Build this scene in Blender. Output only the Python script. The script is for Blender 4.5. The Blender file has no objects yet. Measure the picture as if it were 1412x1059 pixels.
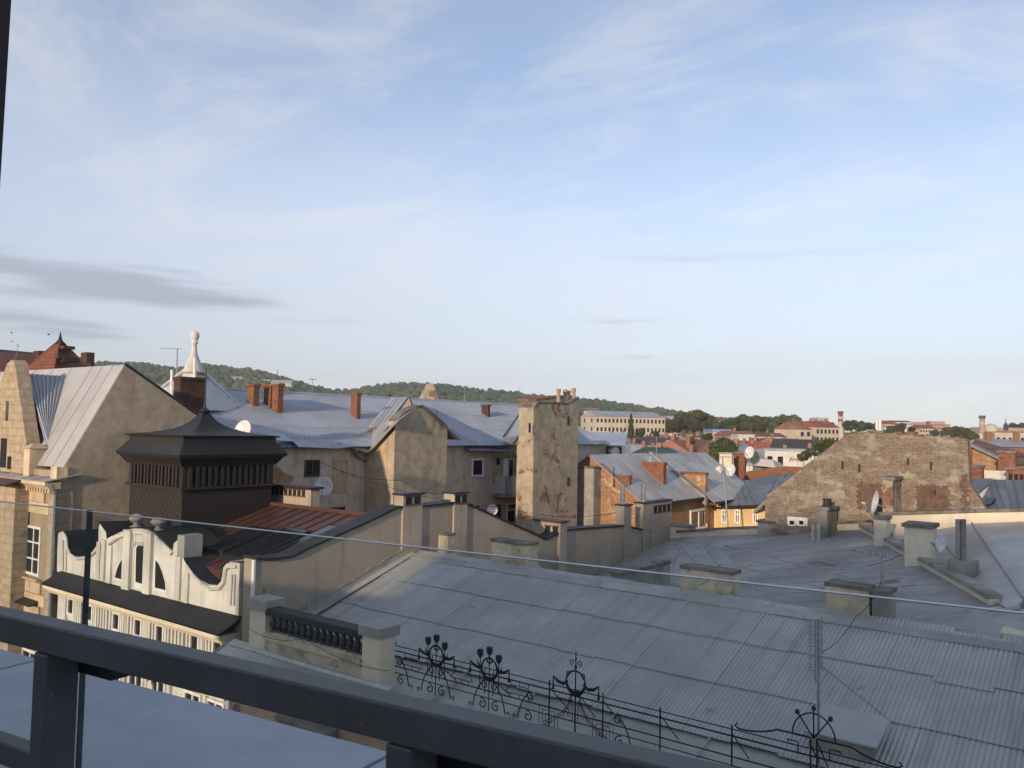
import bpy, bmesh, math, random
from mathutils import Vector, Matrix, noise as mnoise
random.seed(7)
R = math.radians
scene = bpy.context.scene
col = scene.collection

# ------------------------------------------------------------ camera
FPX, CX, CY = 1143.0, 706.0, 529.5          # focal length in photo pixels, photo centre
YAW, PITCH, ROLL = R(37.5), R(2.93), R(1.1)
CAMROT = (Matrix.Rotation(YAW, 3, 'Z') @ Matrix.Rotation(math.pi/2 + PITCH, 3, 'X') @ Matrix.Rotation(ROLL, 3, 'Z'))
cam_d = bpy.data.cameras.new('camera'); cam = bpy.data.objects.new('camera', cam_d); col.objects.link(cam)
cam.matrix_world = CAMROT.to_4x4()
cam_d.sensor_width = 36.0; cam_d.lens = 36.0*FPX/1412.0
cam_d.clip_start = 0.05; cam_d.clip_end = 9000
scene.camera = cam

# ------------------------------------------------------------ light
SUN_AZ, SUN_EL = R(99), R(12.5)              # direction the rays travel (from +X towards +Y), elevation
d = Vector((math.cos(SUN_AZ)*math.cos(SUN_EL), math.sin(SUN_AZ)*math.cos(SUN_EL), -math.sin(SUN_EL)))
sl = bpy.data.lights.new('sun', 'SUN'); sl.energy = 2.0; sl.angle = R(1.0); sl.color = (1.0, 0.76, 0.54)
so = bpy.data.objects.new('sun', sl); col.objects.link(so); so.rotation_euler = d.to_track_quat('-Z', 'Y').to_euler()

world = bpy.data.worlds.new('World'); scene.world = world; world.use_nodes = True
def build_world():
    nt = world.node_tree; N = nt.nodes; L = nt.links; N.clear()
    out = N.new('ShaderNodeOutputWorld'); bg = N.new('ShaderNodeBackground')
    sky = N.new('ShaderNodeTexSky'); sky.sky_type = 'NISHITA'; sky.sun_disc = False
    sky.sun_elevation = R(14); sky.sun_rotation = math.atan2(-d.x, -d.y)
    sky.air_density = 1.0; sky.dust_density = 0.3; sky.ozone_density = 3.0; sky.altitude = 300
    tc = N.new('ShaderNodeTexCoord'); sep = N.new('ShaderNodeSeparateXYZ'); L.new(tc.outputs['Generated'], sep.inputs[0])
    def M(op, a, b=None, clamp=False):
        n = N.new('ShaderNodeMath'); n.operation = op; n.use_clamp = clamp
        for i, v in enumerate((a, b)):
            if v is None: continue
            if isinstance(v, (int, float)): n.inputs[i].default_value = v
            else: L.new(v, n.inputs[i])
        return n.outputs[0]
    zz = M('MAXIMUM', sep.outputs['Z'], 0.0)
    den = M('ADD', zz, 0.16)
    comb = N.new('ShaderNodeCombineXYZ')
    L.new(M('DIVIDE', sep.outputs['X'], den), comb.inputs[0]); L.new(M('DIVIDE', sep.outputs['Y'], den), comb.inputs[1])
    def noise(scale, detail, rough, rot, sc, dist=0.0, off=(0, 0, 0)):
        mp = N.new('ShaderNodeMapping'); mp.inputs['Rotation'].default_value = (0, 0, R(rot)); mp.inputs['Scale'].default_value = sc
        mp.inputs['Location'].default_value = off
        L.new(comb.outputs[0], mp.inputs['Vector'])
        n = N.new('ShaderNodeTexNoise'); n.inputs['Scale'].default_value = scale; n.inputs['Detail'].default_value = detail
        n.inputs['Roughness'].default_value = rough; n.inputs['Distortion'].default_value = dist
        L.new(mp.outputs[0], n.inputs['Vector']); return n.outputs['Fac']
    def ramp(fac, a, b):
        n = N.new('ShaderNodeMapRange'); n.interpolation_type = 'SMOOTHSTEP'
        n.inputs['From Min'].default_value = a; n.inputs['From Max'].default_value = b
        L.new(fac, n.inputs['Value']); return n.outputs[0]
    big = ramp(noise(0.55, 5, 0.55, 20, (1.0, 0.7, 1), 0.6, (1.2, 8.8, 0)), 0.30, 0.66)
    wisp = ramp(noise(1.6, 11, 0.68, -35, (0.8, 1.6, 1), 0.8, (9.3, 3.1, 0)), 0.42, 0.68)
    veil = M('ADD', M('ADD', M('MULTIPLY', big, 0.46), M('MULTIPLY', wisp, 0.48)), 0.16, True)
    # thin milky layer that thickens towards the horizon
    hz = N.new('ShaderNodeMapRange'); hz.inputs['From Min'].default_value = 0.0; hz.inputs['From Max'].default_value = 0.52
    hz.inputs['To Min'].default_value = 0.82; hz.inputs['To Max'].default_value = 0.10; hz.interpolation_type = 'SMOOTHSTEP'
    L.new(zz, hz.inputs['Value'])
    fac = M('SUBTRACT', 1.0, M('MULTIPLY', M('SUBTRACT', 1.0, M('MULTIPLY', veil, 0.95)), M('SUBTRACT', 1.0, hz.outputs[0])))
    cmix = N.new('ShaderNodeMix'); cmix.data_type = 'RGBA'
    tint = N.new('ShaderNodeMix'); tint.data_type = 'RGBA'; tint.blend_type = 'MULTIPLY'; tint.inputs['Factor'].default_value = 1.0
    L.new(sky.outputs[0], tint.inputs['A']); tint.inputs['B'].default_value = (.95, .925, .95, 1)
    L.new(M('MULTIPLY', fac, 0.88), cmix.inputs['Factor']); L.new(tint.outputs['Result'], cmix.inputs['A'])
    lowc = N.new('ShaderNodeMix'); lowc.data_type = 'RGBA'
    L.new(ramp(zz, 0.02, 0.30), lowc.inputs['Factor'])
    lowc.inputs['A'].default_value = SKY_LOW; lowc.inputs['B'].default_value = SKY_HIGH
    # cloud light follows the sky's own brightness: brighter towards the sun, dimmer away from it
    bw = N.new('ShaderNodeRGBToBW'); L.new(sky.outputs[0], bw.inputs[0])
    cg_ = N.new('ShaderNodeMix'); cg_.data_type = 'RGBA'; cg_.blend_type = 'MULTIPLY'; cg_.inputs['Factor'].default_value = 1.0
    L.new(M('ADD', M('MULTIPLY', bw.outputs[0], .5), 1.62), cg_.inputs['A']); L.new(lowc.outputs['Result'], cg_.inputs['B'])
    L.new(cg_.outputs['Result'], cmix.inputs['B'])
    # low grey-violet cloud banks, stretched along the horizon
    mp = N.new('ShaderNodeMapping'); mp.inputs['Scale'].default_value = (1.5, 1.5, 15); mp.inputs['Location'].default_value = BANK_OFF
    L.new(tc.outputs['Generated'], mp.inputs['Vector'])
    nb = N.new('ShaderNodeTexNoise'); nb.inputs['Scale'].default_value = 1.0; nb.inputs['Detail'].default_value = 5; nb.inputs['Roughness'].default_value = 0.5
    L.new(mp.outputs[0], nb.inputs['Vector'])
    band = M('MULTIPLY', ramp(zz, 0.04, 0.10), M('SUBTRACT', 1.0, ramp(zz, 0.15, 0.23)))
    bk = M('MULTIPLY', M('MULTIPLY', ramp(nb.outputs['Fac'], 0.555, 0.65), band), 0.9)
    bm_ = N.new('ShaderNodeMix'); bm_.data_type = 'RGBA'; L.new(bk, bm_.inputs['Factor'])
    L.new(cmix.outputs['Result'], bm_.inputs['A']); bm_.inputs['B'].default_value = SKY_BANK
    L.new(bm_.outputs['Result'], bg.inputs['Color'])
    bg.inputs['Strength'].default_value = SKY_STRENGTH
    L.new(bg.outputs[0], out.inputs[0])
SKY_STRENGTH = 0.10
SKY_LOW = (.80, .80, .85, 1); SKY_HIGH = (1.34, 1.375, 1.49, 1); SKY_BANK = (2.15, 2.3, 2.8, 1); BANK_OFF = (5.1, 1.7, 0.9)
build_world()
vs = scene.view_settings
vs.view_transform = 'Standard'; vs.look = 'None'; vs.exposure = 1.1; vs.gamma = 1.0

# ------------------------------------------------------------ pixel rays (photo pixels -> points of the place)
def ray(px, py): return CAMROT @ Vector(((px-CX)/FPX, -(py-CY)/FPX, -1.0))
def AX(px, py, x):
    r = ray(px, py); return r*(x/r.x)
def AY(px, py, y):
    r = ray(px, py); return r*(y/r.y)
def AZ(px, py, z):
    r = ray(px, py); return r*(z/r.z)
def AT(px, py, t):                                  # t metres in front of the camera
    return CAMROT @ Vector(((px-CX)/FPX*t, -(py-CY)/FPX*t, -t))
GROUND = -17.0

# ------------------------------------------------------------ mesh collector
class MB:
    def __init__(s): s.v = []; s.f = []
    def add(s, vs, fs):
        b = len(s.v); s.v += [Vector(p) for p in vs]; s.f += [tuple(b+i for i in f) for f in fs]; return s
    def box(s, x0, x1, y0, y1, z0, z1):
        return s.add([(x0,y0,z0),(x1,y0,z0),(x1,y1,z0),(x0,y1,z0),(x0,y0,z1),(x1,y0,z1),(x1,y1,z1),(x0,y1,z1)],
                     [(0,3,2,1),(4,5,6,7),(0,1,5,4),(1,2,6,5),(2,3,7,6),(3,0,4,7)])
    def taper(s, x0, x1, y0, y1, z0, X0, X1, Y0, Y1, z1):
        return s.add([(x0,y0,z0),(x1,y0,z0),(x1,y1,z0),(x0,y1,z0),(X0,Y0,z1),(X1,Y0,z1),(X1,Y1,z1),(X0,Y1,z1)],
                     [(0,3,2,1),(4,5,6,7),(0,1,5,4),(1,2,6,5),(2,3,7,6),(3,0,4,7)])
    def prism(s, pts, ext):
        n = len(pts); e = Vector(ext)
        return s.add([Vector(p) for p in pts]+[Vector(p)+e for p in pts],
                     [tuple(range(n)), tuple(range(2*n-1, n-1, -1))]+[(i, i+n, (i+1) % n+n, (i+1) % n) for i in range(n)])
    def slab(s, pts, th):                            # thin plate under a polygon, along its normal
        pts = [Vector(p) for p in pts]
        nrm = Vector((0, 0, 0))
        for i in range(len(pts)):
            a, b = pts[i], pts[(i+1) % len(pts)]; nrm += a.cross(b)
        nrm.normalize()
        if nrm.z < 0: nrm = -nrm
        return s.prism(pts, -nrm*th)
    def tube(s, path, r, n=6, cap=True, closed=False):
        path = [Vector(p) for p in path]; m = len(path); rings = []
        rr = r if isinstance(r, (list, tuple)) else [r]*m
        b = len(s.v); up0 = None
        for i in range(m):
            if closed: t = path[(i+1) % m]-path[i-1]
            else: t = path[min(i+1, m-1)]-path[max(i-1, 0)]
            if t.length < 1e-9: t = Vector((0, 0, 1))
            t.normalize()
            if up0 is None:
                a = Vector((0, 0, 1)) if abs(t.z) < .9 else Vector((1, 0, 0))
            else: a = up0
            x = a - t*a.dot(t)
            if x.length < 1e-6: x = t.orthogonal()
            x.normalize(); y = t.cross(x); up0 = x
            for k in range(n):
                q = 2*math.pi*k/n
                s.v.append(path[i]+x*math.cos(q)*rr[i]+y*math.sin(q)*rr[i])
        seg = m if closed else m-1
        for i in range(seg):
            j = (i+1) % m
            for k in range(n):
                s.f.append((b+i*n+k, b+i*n+(k+1) % n, b+j*n+(k+1) % n, b+j*n+k))
        if cap and not closed:
            s.f.append(tuple(b+k for k in range(n))[::-1]); s.f.append(tuple(b+(m-1)*n+k for k in range(n)))
        return s
    def lathe(s, c, prof, n=12, axis=None):          # prof: (radius, height)
        c = Vector(c); b = len(s.v); m = len(prof)
        q = Matrix.Identity(3) if axis is None else Vector((0, 0, 1)).rotation_difference(Vector(axis)).to_matrix()
        for r, h in prof:
            for k in range(n):
                a = 2*math.pi*k/n
                s.v.append(c+q @ Vector((r*math.cos(a), r*math.sin(a), h)))
        for i in range(m-1):
            for k in range(n):
                s.f.append((b+i*n+k, b+i*n+(k+1) % n, b+(i+1)*n+(k+1) % n, b+(i+1)*n+k))
        s.f.append(tuple(b+k for k in range(n))[::-1]); s.f.append(tuple(b+(m-1)*n+k for k in range(n)))
        return s
    def strip(s, rows):                               # grid of points, rows of equal length
        b = len(s.v); n = len(rows[0])
        for r in rows: s.v += [Vector(p) for p in r]
        for i in range(len(rows)-1):
            for k in range(n-1):
                s.f.append((b+i*n+k, b+i*n+k+1, b+(i+1)*n+k+1, b+(i+1)*n+k))
        return s
    def mesh(s, name, origin=(0, 0, 0), fix=True):
        o = Vector(origin); me = bpy.data.meshes.new(name)
        me.from_pydata([tuple(p-o) for p in s.v], [], s.f)
        if fix:
            bm = bmesh.new(); bm.from_mesh(me); bmesh.ops.recalc_face_normals(bm, faces=bm.faces); bm.to_mesh(me); bm.free()
        me.update(); return me
    def build(s, name, m, parent=None, origin=None, fix=True, smooth=False, bevel=0):
        if parent is not None: o = root_world(parent)
        elif origin is not None: o = Vector(origin)
        else:
            xs = [p.x for p in s.v]; ys = [p.y for p in s.v]; zs = [p.z for p in s.v]
            o = Vector(((min(xs)+max(xs))/2, (min(ys)+max(ys))/2, min(zs)))
        me = s.mesh(name, o, fix); me.materials.append(m)
        if smooth: me.polygons.foreach_set('use_smooth', [True]*len(me.polygons))
        ob = bpy.data.objects.new(name, me); col.objects.link(ob)
        if parent is None: ob.location = o
        else: ob.parent = parent
        if bevel:
            b = ob.modifiers.new('bevel', 'BEVEL'); b.width = bevel; b.segments = 2; b.limit_method = 'ANGLE'
        return ob
def root_world(o):
    p = o.location.copy()
    while o.parent is not None: o = o.parent; p = p+o.location
    return p
def thing(name, label, cat, loc, group=None):
    o = bpy.data.objects.new(name, None); col.objects.link(o); o.location = loc; o.empty_display_size = .3
    return tag(o, label, cat, group)
def tag(o, label=None, cat=None, group=None, kind=None):
    if label: o['label'] = label
    if cat: o['category'] = cat
    if group: o['group'] = group
    if kind: o['kind'] = kind
    return o
def link_copy(o, loc, parent=None, name=None):
    c = o.copy(); col.objects.link(c); c.location = loc; c.parent = parent
    return c
def copy_tree(root, loc):
    c = root.copy(); col.objects.link(c); c.location = loc
    for ch in list(root.children):
        k = ch.copy(); col.objects.link(k); k.parent = c
        for g in list(ch.children):
            q = g.copy(); col.objects.link(q); q.parent = k
    return c

# ------------------------------------------------------------ materials
MATS = {}
ALB = 1.2
def rgba(c): return (c[0], c[1], c[2], 1)
def base_nodes(name):
    m = bpy.data.materials.new(name); m.use_nodes = True
    nt = m.node_tree; b = nt.nodes['Principled BSDF']; return m, nt, nt.nodes, nt.links, b
def mixc(nt, fac, a, b, blend='MIX'):
    n = nt.nodes.new('ShaderNodeMix'); n.data_type = 'RGBA'; n.blend_type = blend
    for key, v in (('Factor', fac), ('A', a), ('B', b)):
        sock = n.inputs[key]
        if isinstance(v, (int, float)): sock.default_value = v
        elif isinstance(v, tuple): sock.default_value = rgba(v)
        else: nt.links.new(v, sock)
    return n.outputs['Result']
def nz(nt, scale, detail=5, rough=.6, sc=(1, 1, 1), dist=0, coord='Object', vec=None, lo=None, hi=None):
    N, L = nt.nodes, nt.links
    world_ = coord == 'World'
    if vec is None and world_:
        vec = N.new('ShaderNodeNewGeometry').outputs['Position']
    elif vec is None:
        tc = N.new('ShaderNodeTexCoord'); vec = tc.outputs[coord]
    mp = N.new('ShaderNodeMapping'); mp.inputs['Scale'].default_value = sc; L.new(vec, mp.inputs['Vector'])
    oi = N.new('ShaderNodeObjectInfo'); cb = N.new('ShaderNodeVectorMath'); cb.operation = 'MULTIPLY_ADD'
    L.new(oi.outputs['Random'], cb.inputs[0]); cb.inputs[1].default_value = (0, 0, 0) if world_ else (37, 23, 11); L.new(mp.outputs[0], cb.inputs[2])
    n = N.new('ShaderNodeTexNoise'); n.inputs['Scale'].default_value = scale; n.inputs['Detail'].default_value = detail
    n.inputs['Roughness'].default_value = rough; n.inputs['Distortion'].default_value = dist
    L.new(cb.outputs[0], n.inputs['Vector'])
    if lo is None: return n.outputs['Fac']
    r = N.new('ShaderNodeMapRange'); r.interpolation_type = 'SMOOTHSTEP'
    r.inputs['From Min'].default_value = lo; r.inputs['From Max'].default_value = hi
    L.new(n.outputs['Fac'], r.inputs['Value']); return r.outputs[0]
def bump(nt, h, strength, dist, b, prev=None):
    n = nt.nodes.new('ShaderNodeBump'); n.inputs['Strength'].default_value = strength; n.inputs['Distance'].default_value = dist
    nt.links.new(h, n.inputs['Height'])
    if prev is not None: nt.links.new(prev, n.inputs['Normal'])
    nt.links.new(n.outputs[0], b.inputs['Normal']); return n.outputs[0]
def math_(nt, op, a, b=None, clamp=False):
    n = nt.nodes.new('ShaderNodeMath'); n.operation = op; n.use_clamp = clamp
    for i, v in enumerate((a, b)):
        if v is None: continue
        if isinstance(v, (int, float)): n.inputs[i].default_value = v
        else: nt.links.new(v, n.inputs[i])
    return n.outputs[0]
def weathered(name, c, dark=.6, light=1.2, scale=.8, streak=.35, grime=None, rough=.85, metal=0, bumps=.25, bdist=.01, var=.0, spec=.3, speck=None, coord='Object'):
    """plain surface with blotches, vertical streaks and fine grain"""
    m, nt, N, L, b = base_nodes(name)
    c = tuple(min(.8, x*ALB) for x in c)
    cd = tuple(x*dark for x in c); cl = tuple(min(1, x*light) for x in c)
    f1 = nz(nt, scale, 6, .62, lo=.3, hi=.72, coord=coord)
    k = mixc(nt, f1, cd, cl)
    f2 = nz(nt, 9*scale, 6, .7, lo=.35, hi=.7, coord=coord)
    k = mixc(nt, math_(nt, 'MULTIPLY', f2, .35), k, tuple(x*.78 for x in c))
    if streak:
        f3 = nz(nt, 2.2, 5, .6, (1.6, 1.6, .13) if coord == 'Object' else (2.0, .12, .12), lo=.5, hi=.75, coord=coord)
        k = mixc(nt, math_(nt, 'MULTIPLY', f3, streak), k, tuple(x*.45 for x in (grime or c)))
    if speck:
        f4 = nz(nt, speck[1], 4, .6, lo=speck[2], hi=speck[2]+.08, coord=coord); k = mixc(nt, f4, k, speck[0])
    if var:
        oi = N.new('ShaderNodeObjectInfo'); hsv = N.new('ShaderNodeHueSaturation'); L.new(k, hsv.inputs['Color'])
        L.new(math_(nt, 'ADD', math_(nt, 'MULTIPLY', oi.outputs['Random'], var*2), 1-var), hsv.inputs['Value']); k = hsv.outputs[0]
    L.new(k, b.inputs['Base Color'])
    b.inputs['Roughness'].default_value = rough; b.inputs['Metallic'].default_value = metal
    b.inputs['Specular IOR Level'].default_value = spec
    if bumps: bump(nt, nz(nt, 14*max(scale, .5), 8, .7), bumps, bdist, b)
    MATS[name] = m; return m
def wallvec(nt):
    N, L = nt.nodes, nt.links
    tc = N.new('ShaderNodeTexCoord'); sp = N.new('ShaderNodeSeparateXYZ'); L.new(tc.outputs['Object'], sp.inputs[0])
    cb = N.new('ShaderNodeCombineXYZ'); L.new(math_(nt, 'ADD', sp.outputs[0], sp.outputs[1]), cb.inputs[0]); L.new(sp.outputs[2], cb.inputs[1])
    return cb.outputs[0]
def brickwork(name, c1, c2, mortar, plaster=None, cover=.5, pscale=.7, dark=.5, size=1.0, soot=.3, edge=.06, pz=1.3, bs=.8):
    m, nt, N, L, b = base_nodes(name)
    v = wallvec(nt)
    br = N.new('ShaderNodeTexBrick'); br.inputs['Scale'].default_value = 1.0
    br.inputs['Brick Width'].default_value = .26*size; br.inputs['Row Height'].default_value = .08*size
    br.inputs['Mortar Size'].default_value = .011*size; br.inputs['Mortar Smooth'].default_value = .3; br.inputs['Bias'].default_value = -.1
    br.inputs['Color1'].default_value = rgba(c1); br.inputs['Color2'].default_value = rgba(c2); br.inputs['Mortar'].default_value = rgba(mortar)
    wob = nz(nt, 6, 3, .5); wv = N.new('ShaderNodeVectorMath'); wv.operation = 'MULTIPLY_ADD'
    L.new(wob, wv.inputs[0]); wv.inputs[1].default_value = (.03, .03, 0); L.new(v, wv.inputs[2]); L.new(wv.outputs[0], br.inputs['Vector'])
    k = mixc(nt, math_(nt, 'MULTIPLY', nz(nt, 5, 5, .7, lo=.35, hi=.75), .7), br.outputs['Color'], tuple(x*.5 for x in c2))
    h = math_(nt, 'SUBTRACT', 1.0, br.outputs['Fac'])
    if plaster:
        pf = nz(nt, pscale, 10, .72, (1, 1, pz), .4, lo=1-cover-edge, hi=1-cover+edge)
        pc = mixc(nt, nz(nt, 2.5, 6, .65, lo=.3, hi=.7), tuple(x*.72 for x in plaster), plaster)
        pc = mixc(nt, math_(nt, 'MULTIPLY', nz(nt, 1.8, 6, .7, (1.3, 1.3, .2), lo=.5, hi=.72), .5), pc, tuple(x*.45 for x in plaster))
        k = mixc(nt, pf, k, pc)
        h = math_(nt, 'ADD', math_(nt, 'MULTIPLY', h, math_(nt, 'SUBTRACT', 1.0, pf)), math_(nt, 'MULTIPLY', pf, .8))
    if soot:
        k = mixc(nt, math_(nt, 'MULTIPLY', nz(nt, .9, 7, .65, lo=.48, hi=.75), soot), k, (.03, .027, .024))
    L.new(k, b.inputs['Base Color']); b.inputs['Roughness'].default_value = .92; b.inputs['Specular IOR Level'].default_value = .15
    p = bump(nt, h, bs, .018, b); bump(nt, nz(nt, 18, 7, .7), .35, .01, b, p)
    MATS[name] = m; return m
def simple(name, c, rough=.5, metal=0, spec=.5, bumps=0, bscale=20):
    m, nt, N, L, b = base_nodes(name)
    k = mixc(nt, nz(nt, bscale*.3, 4, .6, lo=.3, hi=.7), tuple(x*.85 for x in c), tuple(min(1, x*1.1) for x in c)); L.new(k, b.inputs['Base Color'])
    b.inputs['Roughness'].default_value = rough; b.inputs['Metallic'].default_value = metal; b.inputs['Specular IOR Level'].default_value = spec
    if bumps: bump(nt, nz(nt, bscale, 5, .6), bumps, .005, b)
    MATS[name] = m; return m
def tilemat(name, c1, c2, w=.22, h=.3, soot=.3, diamond=False):
    """roof tiles seen from far: rows and columns in the plane of the roof"""
    m, nt, N, L, b = base_nodes(name)
    v = wallvec(nt)
    br = N.new('ShaderNodeTexBrick'); br.inputs['Scale'].default_value = 1; br.inputs['Brick Width'].default_value = w; br.inputs['Row Height'].default_value = h
    br.inputs['Mortar Size'].default_value = .02; br.inputs['Mortar Smooth'].default_value = .6
    br.inputs['Color1'].default_value = rgba(c1); br.inputs['Color2'].default_value = rgba(c2); br.inputs['Mortar'].default_value = rgba(tuple(x*.35 for x in c1))
    if diamond:
        mp = N.new('ShaderNodeMapping'); mp.inputs['Rotation'].default_value = (0, 0, R(45)); L.new(v, mp.inputs['Vector']); v = mp.outputs[0]; br.offset = 0; br.inputs['Mortar Size'].default_value = .012
    L.new(v, br.inputs['Vector'])
    k = mixc(nt, math_(nt, 'MULTIPLY', nz(nt, 1.2, 6, .65, lo=.4, hi=.75), soot), br.outputs['Color'], (.04, .03, .028))
    L.new(k, b.inputs['Base Color']); b.inputs['Roughness'].default_value = .85
    bump(nt, math_(nt, 'SUBTRACT', 1.0, br.outputs['Fac']), .8, .03, b)
    MATS[name] = m; return m
# foreground and roofs
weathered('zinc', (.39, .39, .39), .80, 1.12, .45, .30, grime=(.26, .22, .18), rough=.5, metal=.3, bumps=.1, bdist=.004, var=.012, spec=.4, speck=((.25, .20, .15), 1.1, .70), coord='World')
weathered('zinc_flat', (.33, .325, .31), .74, 1.2, .5, .18, rough=.5, metal=.2, bumps=.12, bdist=.008, var=.07, spec=.5, speck=((.2, .17, .14), 1.3, .68))
weathered('blue_tin', (.31, .34, .385), .82, 1.12, .3, .15, rough=.45, metal=.25, bumps=.08, bdist=.004, var=.05, spec=.5)
weathered('pale_tin', (.36, .36, .36), .85, 1.1, .3, .12, rough=.5, metal=.15, bumps=.06, bdist=.004, var=.03)
weathered('slate_tin', (.13, .145, .165), .7, 1.25, .5, .2, rough=.5, metal=.2, bumps=.1, bdist=.005, var=.08)
weathered('dark_tin', (.022, .022, .023), .7, 1.3, .7, .25, rough=.55, metal=.1, bumps=.12, bdist=.006, speck=((.2, .19, .16), 5, .70))
weathered('red_tin', (.075, .036, .028), .7, 1.2, .6, .3, rough=.5, metal=.1, bumps=.08, bdist=.004, var=.1)
weathered('rust', (.20, .085, .04), .5, 1.3, 3, .3, rough=.9)
weathered('felt', (.24, .24, .235), .72, 1.35, .45, .12, rough=.8, bumps=.2, bdist=.01, speck=((.17, .165, .155), .9, .63))
def valley_tone():  # zinc base colour made darker along the wave valleys
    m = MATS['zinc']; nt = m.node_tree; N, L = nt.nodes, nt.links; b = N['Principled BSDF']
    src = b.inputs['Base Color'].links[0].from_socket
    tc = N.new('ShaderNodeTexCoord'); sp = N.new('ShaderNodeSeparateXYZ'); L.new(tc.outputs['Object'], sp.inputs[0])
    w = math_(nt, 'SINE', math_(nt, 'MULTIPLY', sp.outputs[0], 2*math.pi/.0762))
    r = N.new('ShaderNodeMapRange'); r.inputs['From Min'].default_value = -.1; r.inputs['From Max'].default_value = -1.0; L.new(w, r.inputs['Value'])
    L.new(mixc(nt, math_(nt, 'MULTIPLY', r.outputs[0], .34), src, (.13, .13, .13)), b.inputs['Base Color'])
valley_tone()
# masonry
weathered('grey_plaster', (.31, .265, .21), .8, 1.12, .5, .4, rough=.9, bumps=.2)




weathered('salmon_plaster', (.42, .29, .21), .7, 1.15, .6, .5, rough=.92, bumps=.25, speck=((.36, .33, .27), 1.1, .55))
weathered('stone', (.47, .375, .255), .72, 1.12, .9, .35, rough=.9, bumps=.3, var=.12)
weathered('stone_joint', (.30, .24, .17), .7, 1.1, 1, .2, rough=.95)
weathered('white_plaster', (.50, .49, .45), .74, 1.12, .8, .6, rough=.85, bumps=.15, speck=((.42, .39, .34), 1.5, .66))
weathered('cream', (.60, .53, .41), .8, 1.08, .7, .3, rough=.85, bumps=.12)
weathered('yellow_wall', (.58, .43, .22), .75, 1.08, .5, .3, rough=.9, bumps=.15)
weathered('concrete', (.25, .24, .215), .6, 1.25, 1.2, .4, rough=.95, bumps=.5, bdist=.015)
weathered('coping', (.15, .14, .125), .5, 1.4, 2.0, .2, rough=.95, bumps=.6, bdist=.02)
brickwork('gable_brick', (.225, .16, .12), (.185, .14, .11), (.33, .295, .235), (.34, .305, .24), .475, 1.6, soot=.3, edge=.06, pz=1.7)
brickwork('ashlar', (.44, .36, .25), (.42, .34, .235), (.36, .29, .20), size=3.3, soot=.15, bs=.2)
brickwork('beige_plaster', (.24, .15, .10), (.19, .12, .09), (.28, .24, .18), (.47, .395, .29), .90, .6, soot=.35, edge=.05)
brickwork('ochre_plaster', (.30, .19, .12), (.24, .15, .10), (.32, .27, .2), (.50, .385, .245), .84, .6, soot=.35, edge=.05)
brickwork('gable_dark', (.18, .105, .08), (.135, .085, .068), (.2, .17, .14), (.30, .26, .20), .36, 2.2, soot=.4, edge=.06, pz=1.6)
brickwork('old_plaster', (.26, .15, .10), (.2, .12, .085), (.28, .24, .18), (.44, .375, .28), .57, 1.0, soot=.35, edge=.035)
brickwork('pink_plaster', (.27, .16, .11), (.2, .12, .09), (.30, .26, .2), (.60, .49, .39), .80, .8, soot=.15, edge=.04)
brickwork('dark_red_brick', (.17, .065, .045), (.12, .05, .038), (.15, .12, .10), soot=.4)
brickwork('red_brick', (.34, .13, .065), (.22, .085, .05), (.20, .17, .14), soot=.35)
brickwork('dark_brick', (.13, .065, .045), (.09, .05, .04), (.09, .08, .07), soot=.5)
brickwork('old_brick', (.42, .22, .11), (.33, .16, .085), (.40, .32, .22), (.52, .42, .28), .42, 1.0, soot=.2)
brickwork('patchy_brick', (.30, .12, .07), (.19, .085, .055), (.28, .24, .19), (.42, .38, .30), .50, 1.3, soot=.25)
brickwork('render_yellow', (.26, .16, .10), (.2, .13, .09), (.40, .34, .25), (.64, .56, .40), .62, 2.4, soot=.4, edge=.07)
tilemat('dark_tile', (.10, .045, .038), (.075, .037, .033))
tilemat('red_tile', (.26, .085, .045), (.19, .065, .04), .18, .26, .45)
tilemat('scale_brown', (.026, .020, .017), (.022, .0175, .015), .19, .19, .1, True)
# details
simple('tower_paint', (.022, .017, .0145), .6, bumps=.1)
simple('iron', (.012, .013, .016), .55, .3)
weathered('rail_paint', (.062, .066, .07), .8, 1.2, 3.0, .12, rough=.45, metal=.2, bumps=.06, bdist=.001, speck=((.15, .15, .15), 40, .68))
weathered('ledge_metal', (.31, .33, .385), .85, 1.1, 1.2, .0, rough=.55, metal=.1, bumps=.04, bdist=.003, speck=((.33, .34, .35), 9, .66))
simple('white_paint', (.72, .71, .68), .45)
weathered('white_tin', (.46, .46, .455), .88, 1.05, .6, .2, rough=.5, bumps=.05)
simple('dish_white', (.62, .63, .64), .4)
simple('pane', (.018, .020, .024), .08, 0, .6)
simple('dark_void', (.012, .011, .011), .9)
simple('steel', (.55, .56, .57), .3, .9)
simple('galv', (.34, .35, .36), .45, .5)
simple('pvc', (.42, .43, .44), .5)
simple('wood', (.10, .07, .05), .8, bumps=.2)
simple('clay_pot', (.33, .26, .19), .9)
simple('cable', (.02, .02, .02), .6)
simple('vent_red', (.12, .045, .035), .7)
simple('bird_dark', (.02, .02, .022), .8)
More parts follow.
